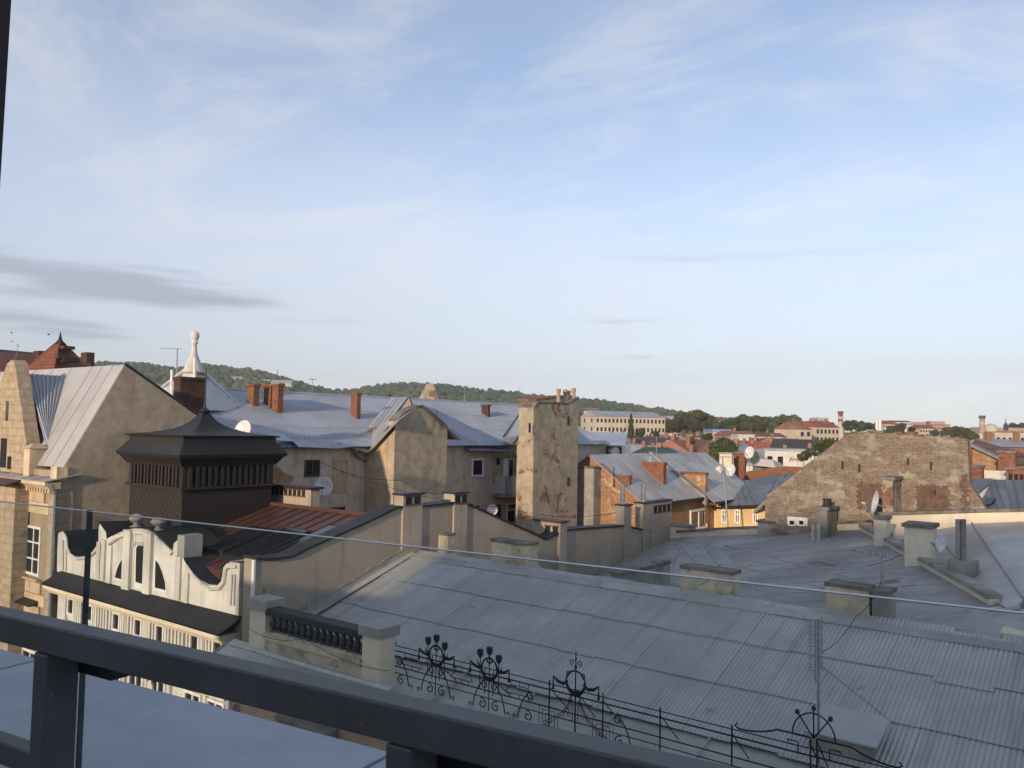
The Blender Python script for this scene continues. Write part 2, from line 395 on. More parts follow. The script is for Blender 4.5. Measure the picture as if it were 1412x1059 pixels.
def glass_panel():
    m, nt, N, L, b = base_nodes('clear_glass'); N.remove(b); out = N['Material Output']
    tr = N.new('ShaderNodeBsdfTransparent'); tr.inputs[0].default_value = (.93, .955, .95, 1)
    gl = N.new('ShaderNodeBsdfGlossy'); gl.inputs['Roughness'].default_value = .02
    fr = N.new('ShaderNodeLayerWeight'); fr.inputs[0].default_value = .5
    pw_ = math_(nt, 'POWER', fr.outputs['Facing'], 4.0); fc = math_(nt, 'ADD', math_(nt, 'MULTIPLY', pw_, .5), .025)
    mx = N.new('ShaderNodeMixShader'); L.new(fc, mx.inputs[0]); L.new(tr.outputs[0], mx.inputs[1]); L.new(gl.outputs[0], mx.inputs[2])
    L.new(mx.outputs[0], out.inputs[0]); MATS['clear_glass'] = m
glass_panel()
simple('glass_edge', (.19, .22, .24), .3)
simple('glass_edge_dark', (.03, .045, .06), .2)
def leafmat(name, c1, c2, sc=.35):
    m, nt, N, L, b = base_nodes(name)
    k = mixc(nt, nz(nt, sc, 5, .65, lo=.32, hi=.68), c1, c2)
    k = mixc(nt, math_(nt, 'MULTIPLY', nz(nt, sc*.3, 3, .5, lo=.45, hi=.7), .5), k, (c2[0]*1.35, c2[1]*1.12, c2[2]*.9))
    oi = N.new('ShaderNodeObjectInfo'); hs = N.new('ShaderNodeHueSaturation'); L.new(k, hs.inputs['Color'])
    L.new(math_(nt, 'ADD', math_(nt, 'MULTIPLY', oi.outputs['Random'], .5), .75), hs.inputs['Value']); L.new(math_(nt, 'ADD', math_(nt, 'MULTIPLY', oi.outputs['Random'], .06), .47), hs.inputs['Hue'])
    L.new(hs.outputs[0], b.inputs['Base Color'])
    b.inputs['Roughness'].default_value = .75; b.inputs['Specular IOR Level'].default_value = .2
    MATS[name] = m; return m
leafmat('leaf_dark', (.045, .065, .028), (.095, .115, .045))
leafmat('leaf_mid', (.055, .075, .030), (.115, .13, .05))
leafmat('leaf_conifer', (.035, .05, .028), (.065, .08, .04))
leafmat('forest_leaf', (.04, .056, .03), (.085, .10, .048), .02)
G = MATS
# ============================================================ helpers for buildings
def jit(p, amp, s=2.3):
    p = Vector(p); return p+mnoise.noise_vector(p*s)*amp
def roughbox(mb, x0, x1, y0, y1, z0, z1, step=.25, amp=.015):
    def grid(o, u, v):
        nu = max(1, round(u.length/step)); nv = max(1, round(v.length/step))
        mb.strip([[jit(o+u*(i/nu)+v*(j/nv), amp) for i in range(nu+1)] for j in range(nv+1)])
    o = Vector((x0, y0, z0)); a = Vector((x1-x0, 0, 0)); b = Vector((0, y1-y0, 0)); c = Vector((0, 0, z1-z0))
    grid(o, a, c); grid(o+b, a, c); grid(o, b, c); grid(o+a, b, c); grid(o+c, a, b); grid(o, a, b); return mb
def win(parent, plane, a0, a1, z0, z1, p, frame='white_paint', nv=1, nh=1, fw=.06, proud=.05, name='window', pane='pane'):
    """window on a wall: plane 'Y' = wall facing -Y at y=p spanning x a0..a1; plane 'X' = wall facing +X at x=p spanning y a0..a1"""
    def bx(m, b0, b1, q0, q1, d0, d1):
        if plane == 'Y': m.box(b0, b1, p-d1, p-d0, q0, q1)
        else: m.box(p+d0, p+d1, b0, b1, q0, q1)
    f = MB()
    bx(f, a0, a0+fw, z0, z1, 0, proud); bx(f, a1-fw, a1, z0, z1, 0, proud)
    bx(f, a0+fw, a1-fw, z0, z0+fw, 0, proud); bx(f, a0+fw, a1-fw, z1-fw, z1, 0, proud)
    for i in range(1, nv+1):
        c = a0+(a1-a0)*i/(nv+1); bx(f, c-fw*.35, c+fw*.35, z0+fw, z1-fw, 0, proud*.8)
    for i in range(1, nh+1):
        c = z0+(z1-z0)*(i/(nh+1) if nh > 1 else .66)
        n = nv+1
        for k in range(n):
            l = a0+(a1-a0)*k/n+fw*(.35 if k else 1); r = a0+(a1-a0)*(k+1)/n-fw*(.35 if k < nv else 1)
            bx(f, l, r, c-fw*.3, c+fw*.3, 0, proud*.7)
    o = f.build(name, G[frame], parent)
    q = MB(); bx(q, a0+fw*.5, a1-fw*.5, z0+fw*.5, z1-fw*.5, .004, .016); q.build('pane', G[pane], o)
    return o
def chimney(label, x0, x1, y0, y1, z0, z1, m='red_brick', capm='coping', capo=.05, caph=.09, vents=None, pots=(), amp=.014, name='chimney', flash=None, step=.22, group=None):
    if x0 > x1: x0, x1 = x1, x0
    t = thing(name, label, 'chimney', ((x0+x1)/2, (y0+y1)/2, z0), group)
    mb = MB()
    if amp: roughbox(mb, x0, x1, y0, y1, z0, z1-caph, step, amp)
    else: mb.box(x0, x1, y0, y1, z0, z1-caph)
    mb.build('body', G[m], t)
    if capm:
        mb = MB(); roughbox(mb, x0-capo, x1+capo, y0-capo, y1+capo, z1-caph+.002, z1, .18, .014 if amp else .004); mb.build('cap', G[capm], t)
    if vents:
        face, n, lo, hi, w0, w1 = vents                # face, count, heights below the top, extent along the face (fractions)
        for i in range(n):
            a = w0+(w1-w0)*i/n; b = a+(w1-w0)/n*.68
            f = MB()
            if face == 'X': f.box(x1-.05, x1+.012, y0+(y1-y0)*a, y0+(y1-y0)*b, z1-hi, z1-lo)
            else: f.box(x0+(x1-x0)*a, x0+(x1-x0)*b, y0-.012, y0+.05, z1-hi, z1-lo)
            f.build('vent', G['dark_void'], t)
        fr = MB(); q = .03
        if face == 'X':
            ya = y0+(y1-y0)*w0-q; yb = y0+(y1-y0)*(w1-(w1-w0)/n*.32)+q
            fr.box(x1-.04, x1+.03, ya, yb, z1-lo, z1-lo+q); fr.box(x1-.04, x1+.03, ya, yb, z1-hi-q, z1-hi)
        else:
            xa = x0+(x1-x0)*w0-q; xb = x0+(x1-x0)*(w1-(w1-w0)/n*.32)+q
            fr.box(xa, xb, y0-.03, y0+.04, z1-lo, z1-lo+q); fr.box(xa, xb, y0-.03, y0+.04, z1-hi-q, z1-hi)
        fr.build('vent_frame', G['vent_red'], t)
    for (fx, fy, r, h, pm) in pots:
        p = MB(); p.lathe((x0+(x1-x0)*fx, y0+(y1-y0)*fy, z1-.02), [(r*1.05, 0), (r*1.05, .05), (r*.9, .08), (r*.85, h-.05), (r, h-.04), (r, h), (r*.7, h), (r*.7, h-.06)], 10)
        p.build('flue', G[pm], t, smooth=False)
    if flash:
        p = MB(); p.taper(x0-.16, x1+.16, y0-.16, y1+.16, flash-.25, x0-.02, x1+.02, y0-.02, y1+.02, flash+.12); p.build('flashing', G['zinc_flat'], t)
    return t
def chim_px(label, pxl, pxc, pxr, pyt, y, zb, **k):
    """front (-Y) face between photo columns pxl and pxc at depth y, side (+X) face on to pxr"""
    x0 = AY(pxl, pyt, y).x; pc = AY(pxc, pyt, y); y1 = AX(pxr, pyt, pc.x).y
    return chimney(label, x0, pc.x, y, max(y1, y+.2), zb, pc.z, **k)
def corrugated(mb, o, along, up, pitch=.09, amp=.012, k=6):
    """wavy sheet: o corner, along = vector across the waves, up = vector along the ridges of the waves"""
    o, along, up = Vector(o), Vector(along), Vector(up); n = along.cross(up).normalized()
    if n.z < 0: n = -n
    w = max(1, round(along.length/pitch)); m = w*k
    r0 = []; r1 = []
    for i in range(m+1):
        q = o+along*(i/m)+n*(amp*math.sin(2*math.pi*i/k)); r0.append(q); r1.append(q+up)
    mb.strip([r0, r1]); return mb
def corrugated_poly(mb, poly, along, up, pitch=.09, amp=.012, k=4):
    """wavy sheet clipped to a planar polygon (scan along the waves)"""
    a = Vector(along).normalized(); u = Vector(up).normalized(); n = a.cross(u).normalized()
    if n.z < 0: n = -n
    o = Vector(poly[0]); P = [((Vector(p)-o).dot(a), (Vector(p)-o).dot(u)) for p in poly]
    lo = min(p[0] for p in P); hi = max(p[0] for p in P); m = int((hi-lo)/pitch*k)
    r0 = []; r1 = []
    for i in range(m+1):
        s = lo+(hi-lo)*(i+.001)/(m+.002); cr = []
        for j in range(len(P)):
            p, q = P[j], P[(j+1) % len(P)]
            if (p[0]-s)*(q[0]-s) < 0: cr.append(p[1]+(q[1]-p[1])*(s-p[0])/(q[0]-p[0]))
        if len(cr) < 2: continue
        w = n*(amp*math.sin(2*math.pi*i/k+.5)); r0.append(o+a*s+u*min(cr)+w); r1.append(o+a*s+u*max(cr)+w)
    if len(r0) > 1: mb.strip([r0, r1])
    return mb
def sheets(parent, a, b, c, d_, n, m, seam=.03, name='sheet', lines=0):
    """standing seam roof: quad a-b (low edge) d-c (high edge) cut into n strips, each its own sheet with an upright seam"""
    a, b, c, d_ = map(Vector, (a, b, c, d_)); nr = (b-a).cross(d_-a).normalized()
    if nr.z < 0: nr = -nr
    for i in range(n):
        l0 = a.lerp(b, i/n); l1 = a.lerp(b, (i+1)/n); h0 = d_.lerp(c, i/n); h1 = d_.lerp(c, (i+1)/n)
        e = (l1-l0).normalized()
        off = nr*(random.uniform(-.006, .006))
        mb = MB(); mb.prism([l0+off, l1+off, h1+off, h0+off], -nr*.03)
        if seam: mb.prism([l0+off-e*.012, l0+off+e*.012, h0+off+e*.012, h0+off-e*.012], nr*seam)
        mb.build(name, m, parent)
def dish(label, c, r, axis, mast=None, group=None, rusty=False):
    c = Vector(c); ax = Vector(axis).normalized()
    t = thing('satellite_dish', label, 'satellite dish', mast if mast else c-ax*.2, group)
    mb = MB(); dp = r*.28
    mb.lathe(c-ax*dp, [(.02, -.012), (r*.5, dp*.25-.012), (r*.8, dp*.64-.012), (r, dp-.01), (r, dp), (r*.8, dp*.64), (r*.5, dp*.25), (.02, 0)], 24, ax)
    mb.build('reflector', G['dish_white' if not rusty else 'rusty_dish'], t, smooth=True)
    dn = Vector((0, 0, -1)); dn = (dn-ax*dn.dot(ax)).normalized()
    e = c+ax*r*.85+dn*r*.25
    mb = MB(); mb.tube([c+dn*r*.95-ax*.01, e], .014, 5); mb.build('arm', G['galv'], t)
    mb = MB(); mb.lathe(e-ax*.04, [(.035, -.06), (.045, 0), (.045, .05), (.03, .07)], 8, ax); mb.build('receiver', G['pvc'], t)
    if mast:
        mb = MB(); mb.tube([Vector(mast), c-ax*(dp+.06)-Vector((0, 0, .05)), c-ax*(dp-.01)], .022, 6); mb.build('mount', G['galv'], t)
    return t
def antenna(label, base, h, boom_dir, boom=1.0, n=7, el=.45, r=.018, lean=(0, 0), group=None, levels=(0,)):
    b = Vector(base); t = thing('roof_antenna', label, 'antenna', b, group)
    top = b+Vector((lean[0], lean[1], h))
    mb = MB(); mb.tube([b, top], r, 6); mb.build('mast', G['galv'], t)
    bd = Vector(boom_dir).normalized(); sd = bd.cross(Vector((0, 0, 1))).normalized()
    for k, dz in enumerate(levels):
        p = b.lerp(top, 1-dz/h)
        mb = MB(); mb.tube([p-bd*boom*.2, p+bd*boom*.8], r*.6, 5)
        for i in range(n):
            q = p+bd*boom*(-.15+.92*i/(n-1)); w = el*(1-.35*i/n)*.5
            mb.tube([q-sd*w, q+sd*w], r*.35, 4)
        mb.build('boom', G['galv'], t)
    return t
def wire(label, pts, sag=.15, r=.006, n=14):
    P = []
    for i in range(len(pts)-1):
        a, b = Vector(pts[i]), Vector(pts[i+1])
        for k in range(n+1):
            f = k/n; P.append(a.lerp(b, f)-Vector((0, 0, sag*4*f*(1-f))))
    o = MB().tube(P, r, 4).build('cable', G['cable'], origin=pts[0]); return tag(o, label, 'cable')
simple('rusty_dish', (.5, .36, .28), .7)

# ============================================================ ground, street
b = MB().add([(-6000, -6000, GROUND), (6000, -6000, GROUND), (6000, 6000, GROUND), (-6000, 6000, GROUND)], [(0, 1, 2, 3)])
weathered('ground_mat', (.11, .105, .09), .7, 1.3, .02, 0, rough=1, bumps=0); weathered('asphalt', (.05, .05, .052), .8, 1.3, .6, 0, rough=.9)
weathered('paving', (.2, .19, .18), .8, 1.2, .6, 0, rough=.9)
tag(b.build('ground', G['ground_mat'], origin=(0, 0, GROUND), fix=False), kind='structure')
tag(MB().box(-140, 90, 4.4, 9.6, GROUND, GROUND+.02).build('road', G['asphalt']), kind='structure')
tag(MB().box(-140, 90, 9.6, 11.98, GROUND, GROUND+.14).build('pavement', G['paving']), kind='structure')
tag(MB().box(-140, 90, 2.4, 4.4, GROUND, GROUND+.14).build('pavement', G['paving']), kind='structure')

# ============================================================ the terrace we stand on
TA = R(7.8)                                        # terrace edge is turned 7.8 degrees from the street row
TU = Vector((math.cos(TA), math.sin(TA), 0)); TN = Vector((-math.sin(TA), math.cos(TA), 0))    # right along the rail, outwards
def TP(a, dd, z): return TU*a+TN*dd+Vector((0, 0, z))
def tbox(mb, a0, a1, d0, d1, z0, z1):
    mb.prism([TP(a0, d0, z0), TP(a1, d0, z0), TP(a1, d1, z0), TP(a0, d1, z0)], (0, 0, z1-z0)); return mb
def TD(px, py, dd):                                 # pixel -> (along, height) on the terrace plane at distance dd
    r = ray(px, py); p = r*(dd/r.dot(TN)); return p.dot(TU), p.z
bt = thing('terrace_building', 'roof terrace with blue-grey sheet metal ledge beyond the dark railing', 'building', TP(0, -2, GROUND))
zl = -1.15; dl = TD(178, 942, 1.0); dl = 1.15/(-dl[1])
tbox(MB(), -15.3, 14, -11, .80, -2.0, -1.55).build('floor', G['paving'], bt)
tbox(MB(), -15.3, 14, -11, dl-.25, GROUND, -2.002).build('wall', G['cream'], bt)
for i, (a0, a1) in enumerate([(-15.3, -6.02), (-6.0, -3.92), (-3.9, -1.82), (-1.8, .28), (.3, 2.38), (2.4, 14)]):
    tbox(MB(), a0, a1, .80, dl, zl-.06, zl).build('ledge_sheet', G['ledge_metal'], bt)
    tbox(MB(), a0, a1, dl-.03, dl+.0, zl-.22, zl-.062).build('ledge_lip', G['ledge_metal'], bt)
tbox(MB(), -15.3, 14, .80, dl-.06, -2.0, zl-.062).build('parapet', G['concrete'], bt)
tbox(MB(), -12, 14, -11, -7.5, -1.55, 2.7).build('shade_storey', G['cream'], bt)  # unseen storey, placed and sized to shade the corrugated roof
rb = thing('added_shade_block', 'added tall block behind the terrace, out of the picture, shading the roofs', 'building', (7, -38, GROUND))  # unseen block added to keep sun off the flat roofs
MB().box(-5.5, 22, -46, -30, GROUND, 10.3).build('wall', G['cream'], rb)
MB().prism([(-5.8, -46.3, 10.3), (-5.8, -29.7, 10.3), (-5.8, -38, 12.2)], (28.1, 0, 0)).build('roof', G['slate_tin'], rb)
# railing
rl = thing('terrace_railing', 'dark grey metal terrace railing with clear glass panels, close in front', 'railing', TP(0, 1.03, zl))
a_, zt = TD(178, 889, 1.0); _, zb = TD(178, 932, 1.0)
d1 = 1.052
o = tbox(MB(), -9, 2.6, 1.0, d1, zb, zt).build('top_rail', G['rail_paint'], rl, bevel=.004)
pA = TD(43, 950, 1.0)[0]; pB = TD(62, 950, 1.0)[0]
qA = TD(530, 1045, 1.0)[0]; qB = TD(566, 1045, 1.0)[0]
zm0 = TD(10, 1030, 1.0)[1]
for a0, a1 in ((pA, pB), (qA, qB), (qA+(qA-pA), qA+(qA-pA)+.05), (pA-(qA-pA), pA-(qA-pA)+.05)):
    tbox(MB(), a0, a1, 1.001, 1.071, zl-.01, zb-.002).build('post', G['rail_paint'], rl, bevel=.004)
ps = [pA-(qA-pA), pA, qA, qA+(qA-pA)]
for i in range(1):
    tbox(MB(), ps[i]+.06, ps[i+1]-.003, 1.006, 1.046, zm0-.045, zm0).build('lower_rail', G['rail_paint'], rl, bevel=.003)
GD = 1.15
for a0 in (pB+.03, qB+.03):
    tbox(MB(), a0-.05, a0+.07, 1.073, GD-.007, zb-.055, zb-.002).build('bracket', G['iron'], rl, bevel=.004)
ztg = TD(178, 712, GD)[1]; ag = TD(119, 760, GD)[0]
for k, (a0, a1) in enumerate(((-7.5, ag-.007), (ag, ag+2.9))):
    g = tbox(MB(), a0, a1, GD, GD+.010, zl+.02, ztg).build('glass_panel', G['clear_glass'], rl)
    tbox(MB(), a0, a1, GD-.0003, GD+.0103, ztg+.0003, ztg+.0015).build('polished_edge', G['glass_edge'], g)
    tbox(MB(), a0-.004, a0-.001, GD-.0005, GD+.0125, zl+.02, ztg+.003).build('polished_edge', G['glass_edge_dark'], g)
# canopy post at the upper left
aP = TD(11, 60, 1.40)[0]
lean = .03
cp = MB().prism([TP(aP-.16-lean, 1.30, zl), TP(aP-lean, 1.30, zl), TP(aP+.015, 1.30, 1.6), TP(aP-.145, 1.30, 1.6)], TN*.10).build('canopy_post', G['iron'], bevel=.004)
tag(cp, 'black upright post at the upper left edge of the picture', 'post')

# ============================================================ row opposite: white house with curved attic gable
FY = 12.0                                           # street front of the row
wx0 = AY(80, 780, FY).x; wx1 = AY(331, 840, FY).x
zA = (AY(78.5, 787.5, FY).z+AY(328, 848.6, FY).z)/2  # foot of the attic
wh = thing('white_house', 'white house with a curved ornamental attic gable and rows of small square windows', 'building', ((wx0+wx1)/2, FY+3, GROUND))
MB().box(wx0+.05, wx1, FY+.02, FY+9, GROUND, zA-.02).build('wall', G['white_plaster'], wh)
def Z8(x, y): return (40+x/4.4125, 690+y/4.4125)
def attic(pts, y=FY): return [AY(*Z8(*p), y) for p in pts]
out = [(170,432),(172,300),(178,195),(196,188),(215,190),(230,210),(236,250),(242,300),(262,332),(300,345),(345,338),(385,310),(410,275),(422,245),(424,160),(432,131),(452,160),(474,190),(478,232),
       (505,215),(545,195),(590,178),(640,170),(690,172),(730,180),(775,208),(830,255),(876,300),(880,262),(905,240),(946,220),(946,352),(965,388),(1000,440),(1050,488),(1100,514),(1145,515),(1168,490),(1176,450),(1182,405),(1200,383),(1225,376),(1280,382),(1275,702)]
A = attic(out)
MB().prism(A, (0, .32, 0)).build('attic_gable', G['white_plaster'], wh)
# raised borders, piers and panels of the gable
def mould(pts, r, y=FY-.03, name='moulding', m='white_plaster'):
    MB().tube(attic(pts, y), r, 6).build(name, G[m], wh)
mould([(215,205),(226,230),(232,290),(250,330),(290,356),(345,350),(385,328),(415,300)], .045)
mould([(490,262),(540,225),(590,205)], .06); mould([(640,195),(690,196),(722,210)], .05); mould([(775,235),(830,285),(870,325)], .06)
mould([(955,395),(1000,460),(1050,510),(1100,540),(1155,538),(1185,500),(1195,420),(1215,402),(1262,404)], .045)
mould([(1232,450),(1222,640)], .03); mould([(1250,450),(1243,640)], .03); mould([(225,240),(222,430)], .03); mould([(205,240),(203,425)], .03)
for x, yt, yb in ((608, 175, 545), (735, 195, 572)):
    p = AY(*Z8(x-13, yt), FY); q = AY(*Z8(x+13, yb), FY)
    MB().box(p.x, q.x, FY-.10, FY+.02, q.z, p.z).build('pilaster', G['white_plaster'], wh)
for x, yt, yb in ((432, 250, 480), (455, 235, 490), (495, 270, 505), (890, 330, 600), (915, 340, 608), (965, 420, 625)):
    p = AY(*Z8(x-8, yt), FY); q = AY(*Z8(x+8, yb), FY)
    MB().box(p.x, q.x, FY-.06, FY+.02, q.z, p.z).build('pilaster', G['white_plaster'], wh)
# attic windows: round-headed middle and two quarter lights
def lattice_win(pts, mull):
    P = attic(pts, FY-.025); c = sum(P, Vector())/len(P)
    P = [c+(p-c)*1.22 for p in P]; I = [p.lerp(c, .20)+Vector((0, -.008, 0)) for p in P]
    f = MB(); f.prism(P, (0, .05, 0)); o = f.build('window', G['white_paint'], wh)
    MB().prism(I, (0, .02, 0)).build('pane', G['pane'], o)
lattice_win([(648,498),(652,290),(662,274),(690,270),(715,280),(722,296),(712,520)], 1)
lattice_win([(522,470),(535,420),(555,375),(578,342),(574,484)], 0)
lattice_win([(770,360),(790,385),(812,440),(828,500),(832,548),(766,532)], 0)
for px in (640, 655, 670, 685, 700, 715):           # little teeth over the middle window
    p = AY(*Z8(px, 262+abs(px-677)*.12), FY); MB().box(p.x-.03, p.x+.03, FY-.06, FY+.01, p.z-.05, p.z+.05).build('dentil', G['white_plaster'], wh)
# curved tin roofs behind the gable horns and the arch
B_ = [p+Vector((0, .322, .0)) for p in A]
def tin_hood(i0, i1, depth, name='roof_hood'):
    mb = MB(); r0 = [A[i]+Vector((0, -.03, .02)) for i in range(i0, i1)]; r1 = [p+Vector((0, depth, -.05)) for p in r0]
    mb.strip([r0, r1]); mb.strip([[p-Vector((0, 0, .03)) for p in r0], [p-Vector((0, 0, .03)) for p in r1]]); mb.build(name, G['dark_tin'], wh)
tin_hood(1, 14, 1.3); tin_hood(14, 19, .9); tin_hood(19, 28, 1.6); tin_hood(31, 43, 1.3)
p0, p1 = A[28], A[31]
MB().box(A[29].x+.02, A[31].x, FY-.02, FY+.5, A[31].z, A[30].z+.02).build('pier_block', G['zinc_flat'], wh)
MB().box(A[41].x-.05, A[42].x+.02, FY+.01, FY+.9, A[42].z-1.1, A[42].z).build('pier_block', G['zinc_flat'], wh)
for i, (zx, zy, zbm) in enumerate(((652, 80, 160), (786, 103, 180))):   # two urns on the crown
    p = AY(*Z8(zx, zbm), FY+.25); h = AY(*Z8(zx, zy), FY+.25).z-p.z
    u = MB().lathe(p, [(.17, 0), (.17, .05*h), (.08, .1*h), (.06, .3*h), (.14, .42*h), (.2, .6*h), (.2, .72*h), (.16, .8*h), (.17, .86*h), (.1, .95*h), (.03, h)], 12)
    u.build('urn', G['concrete'], wh, smooth=True)
# cornice roof below the gable: dark sheets, then a cream cornice
cz = AY(315, 878, FY-.5).z
cx0 = AY(57, 807, FY-.55).x; cx1 = wx1+.05
nS = 7
for i in range(nS):
    a0 = cx0+(cx1-cx0)*i/nS; a1 = cx0+(cx1-cx0)*(i+1)/nS
    mb = MB(); rows = []
    for k in range(5):
        f = k/4; yy = FY+.02-.60*f; zz = zA+.02+(cz-zA)*(f**.8)+random.uniform(-.004, .004)
        rows.append([(a0, yy, zz), (a1-.004, yy, zz)])
    mb.strip(rows); mb.strip([[(x, y, z-.04) for x, y, z in r] for r in rows]); mb.build('eave_sheet', G['dark_tin'], wh)
MB().prism([(cx0+.1, FY-.56, cz-.03), (cx0+.1, FY-.56, cz-.12), (cx0+.1, FY-.46, cz-.16), (cx0+.1, FY-.40, cz-.26), (cx0+.1, FY-.1, cz-.34), (cx0+.1, FY+.01, cz-.34), (cx0+.1, FY+.01, cz-.05)], (cx1-cx0-.1, 0, 0)).build('cornice', G['cream'], wh)
zc = cz-.34
# small square windows between bundles of reeds
sw = [(98.5, 836), (124, 845), (161, 857), (191, 865), (221, 874), (269, 888), (300.5, 896)]
xs = []
for px, py in sw:
    p = AY(px, py, FY); xs.append(p.x)
    win(wh, 'Y', p.x-.22, p.x+.22, p.z-.27, p.z+.27, FY+.02, 'white_paint', 0, 0, .07, .06)
    mb = MB(); mb.box(p.x-.36, p.x-.27, FY-.05, FY+.02, p.z-.42, zc-.02); mb.box(p.x+.27, p.x+.36, FY-.05, FY+.02, p.z-.42, zc-.02)
    mb.box(p.x-.36, p.x+.36, FY-.06, FY+.02, p.z-.52, p.z-.422); mb.build('window_surround', G['white_plaster'], wh)
zsw = AY(191, 865, FY).z
for i in range(len(xs)-1):
    a, b2 = xs[i]+.40, xs[i+1]-.40; n = 5 if b2-a > .75 else 3
    for k in range(n):
        x = a+(b2-a)*(k+.5)/n; MB().box(x-.045, x+.045, FY-.07, FY+.02, zsw-.55, zc-.02).build('reed', G['white_plaster'], wh)
MB().box(wx0+.1, wx1-.02, FY-.12, FY+.02, zsw-.72, zsw-.60).build('string_course', G['white_plaster'], wh)
for i, x in enumerate(xs):
    win(wh, 'Y', x-.38, x+.38, zsw-2.9, zsw-1.15, FY+.02, 'white_paint', 1, 1, .07, .06)
    MB().box(x-.5, x+.5, FY-.12, FY+.02, zsw-1.06, zsw-.95).build('window_head', G['white_plaster'], wh)
    if i % 2: MB().lathe((x+.68, FY+.01, zsw-1.5), [(.22, 0), (.22, .05), (.16, .07), (.05, .08)], 14, (0, -1, 0)).build('rosette', G['white_plaster'], wh)
    MB().box(x+.58, x+.66, FY-.08, FY+.02, zsw-3.2, zsw-.75).build('reed', G['white_plaster'], wh)
# dark back roof of the white house and the red tin roof with skylights
XW = -16.45                                        # party wall face towards us
ry1 = 16.4; rz0 = -3.75; rz1 = AX(520, 716, XW-.5).z
rw = thing('red_tin_roof', 'rust red standing seam roof with skylights beside the dark tower', 'roof', (-19, 14, zA))
sheets(rw, (-22.2, 12.45, rz0), (XW-.45, 12.45, rz0), (XW-.45, ry1, rz1), (-22.2, ry1, rz1), 11, G['red_tin'])
MB().prism([(-22.2, 12.45, rz0-.04), (-22.2, ry1, rz1-.04), (-22.2, ry1+5, rz0-.3), (-22.2, 20, zA-.1), (-22.2, 12.45, zA-.1)], (5.5, 0, 0)).build('roof_body', G['red_tin'], rw)
MB().tube([(-22.2, ry1, rz1+.03), (XW-.45, ry1, rz1+.03)], .07, 6).build('ridge_cap', G['red_tin'], rw)
def skylight(parent, x0, x1, f0, f1):
    def P(x, f, h): 
        return Vector((x, 12.45+(ry1-12.45)*f, rz0+(rz1-rz0)*f+h))
    o = MB().prism([P(x0, f0, .0), P(x1, f0, .0), P(x1, f1, .0), P(x0, f1, .0)], (0, 0, .14)).build('skylight', G['dark_tin'], parent)
    MB().prism([P(x0+.07, f0+.02, .142), P(x1-.07, f0+.02, .142), P(x1-.07, f1-.02, .142), P(x0+.07, f1-.02, .142)], (0, 0, .01)).build('pane', G['pane'], o)
skylight(rw, -19.3, -18.2, .10, .60); skylight(rw, -18.0, -17.1, .12, .72); skylight(rw, -20.6, -19.6, .15, .55)
# vent block on the ridge, dark behind the tower
chim_px('long grey rendered vent block beside the dark tower above the red roof', 372, 429, 441, 672, 16.9, -4.0, m='grey_plaster', capm='dark_tin', capo=.1, caph=.07, amp=0, vents=('Y', 8, .12, .30, .05, .9))

# ============================================================ dark square tower
ty0 = 13.3; tx1 = AY(252, 660, ty0).x; tx0 = AY(180, 650, ty0).x; ty1 = AX(375, 660, tx1).y
tw = thing('roof_tower', 'dark brown square roof tower with louvred frieze and bell-shaped roof', 'tower', ((tx0+tx1)/2, (ty0+ty1)/2, zA))
zf0 = AY(252, 676, ty0).z; zf1 = AY(252, 641, ty0).z; ze = AY(252, 632, ty0-.3).z; zs = AY(258, 601, ty0).z
MB().box(tx0, tx1, ty0, ty1, zA-1, zf0).build('body', G['scale_brown'], tw)
def ring(mb, o, z0, o2, z1): mb.taper(tx0-o, tx1+o, ty0-o, ty1+o, z0, tx0-o2, tx1+o2, ty0-o2, ty1+o2, z1)
mb = MB(); ring(mb, .09, zf0+.001, .09, zf0+.07); ring(mb, .02, zf0+.071, .02, zf1-.06); mb.build('frieze', G['tower_paint'], tw)
mb = MB(); ring(mb, .08, zf1-.06, .1, zf1); ring(mb, .12, zf1+.001, .25, ze-.02); ring(mb, .29, ze-.019, .33, ze+.08); mb.build('cornice', G['tower_paint'], tw)
mb = MB(); ring(mb, .33, ze+.081, .08, ze+.42); mb.build('skirt_roof', G['dark_tin'], tw)
mb = MB(); ring(mb, .06, ze+.421, .06, zs-.05); ring(mb, .13, zs-.049, .15, zs); mb.build('upper_block', G['tower_paint'], tw)
# louvre posts, two by two round the frieze
for k in range(7):
    f = (k+.5)/7
    for s in (-1, 1):
        x = tx0+.1+(tx1-tx0-.2)*f+s*.085
        MB().box(x-.045, x+.045, ty0-.09, ty0-.02, zf0+.08, zf1-.06).build('louvre_post', G['tower_paint'], tw)
    x = tx0+.1+(tx1-tx0-.2)*f
    MB().box(x-.038, x+.038, ty0-.026, ty0-.018, zf0+.09, zf1-.07).build('louvre_gap', G['dark_void'], tw)
    y = ty0+.1+(ty1-ty0-.2)*f
    for s in (-1, 1):
        MB().box(tx1+.02, tx1+.09, y+s*.11-.05, y+s*.11+.05, zf0+.08, zf1-.06).build('louvre_post', G['tower_paint'], tw)
    MB().box(tx1+.018, tx1+.026, y-.05, y+.05, zf0+.09, zf1-.07).build('louvre_gap', G['dark_void'], tw)
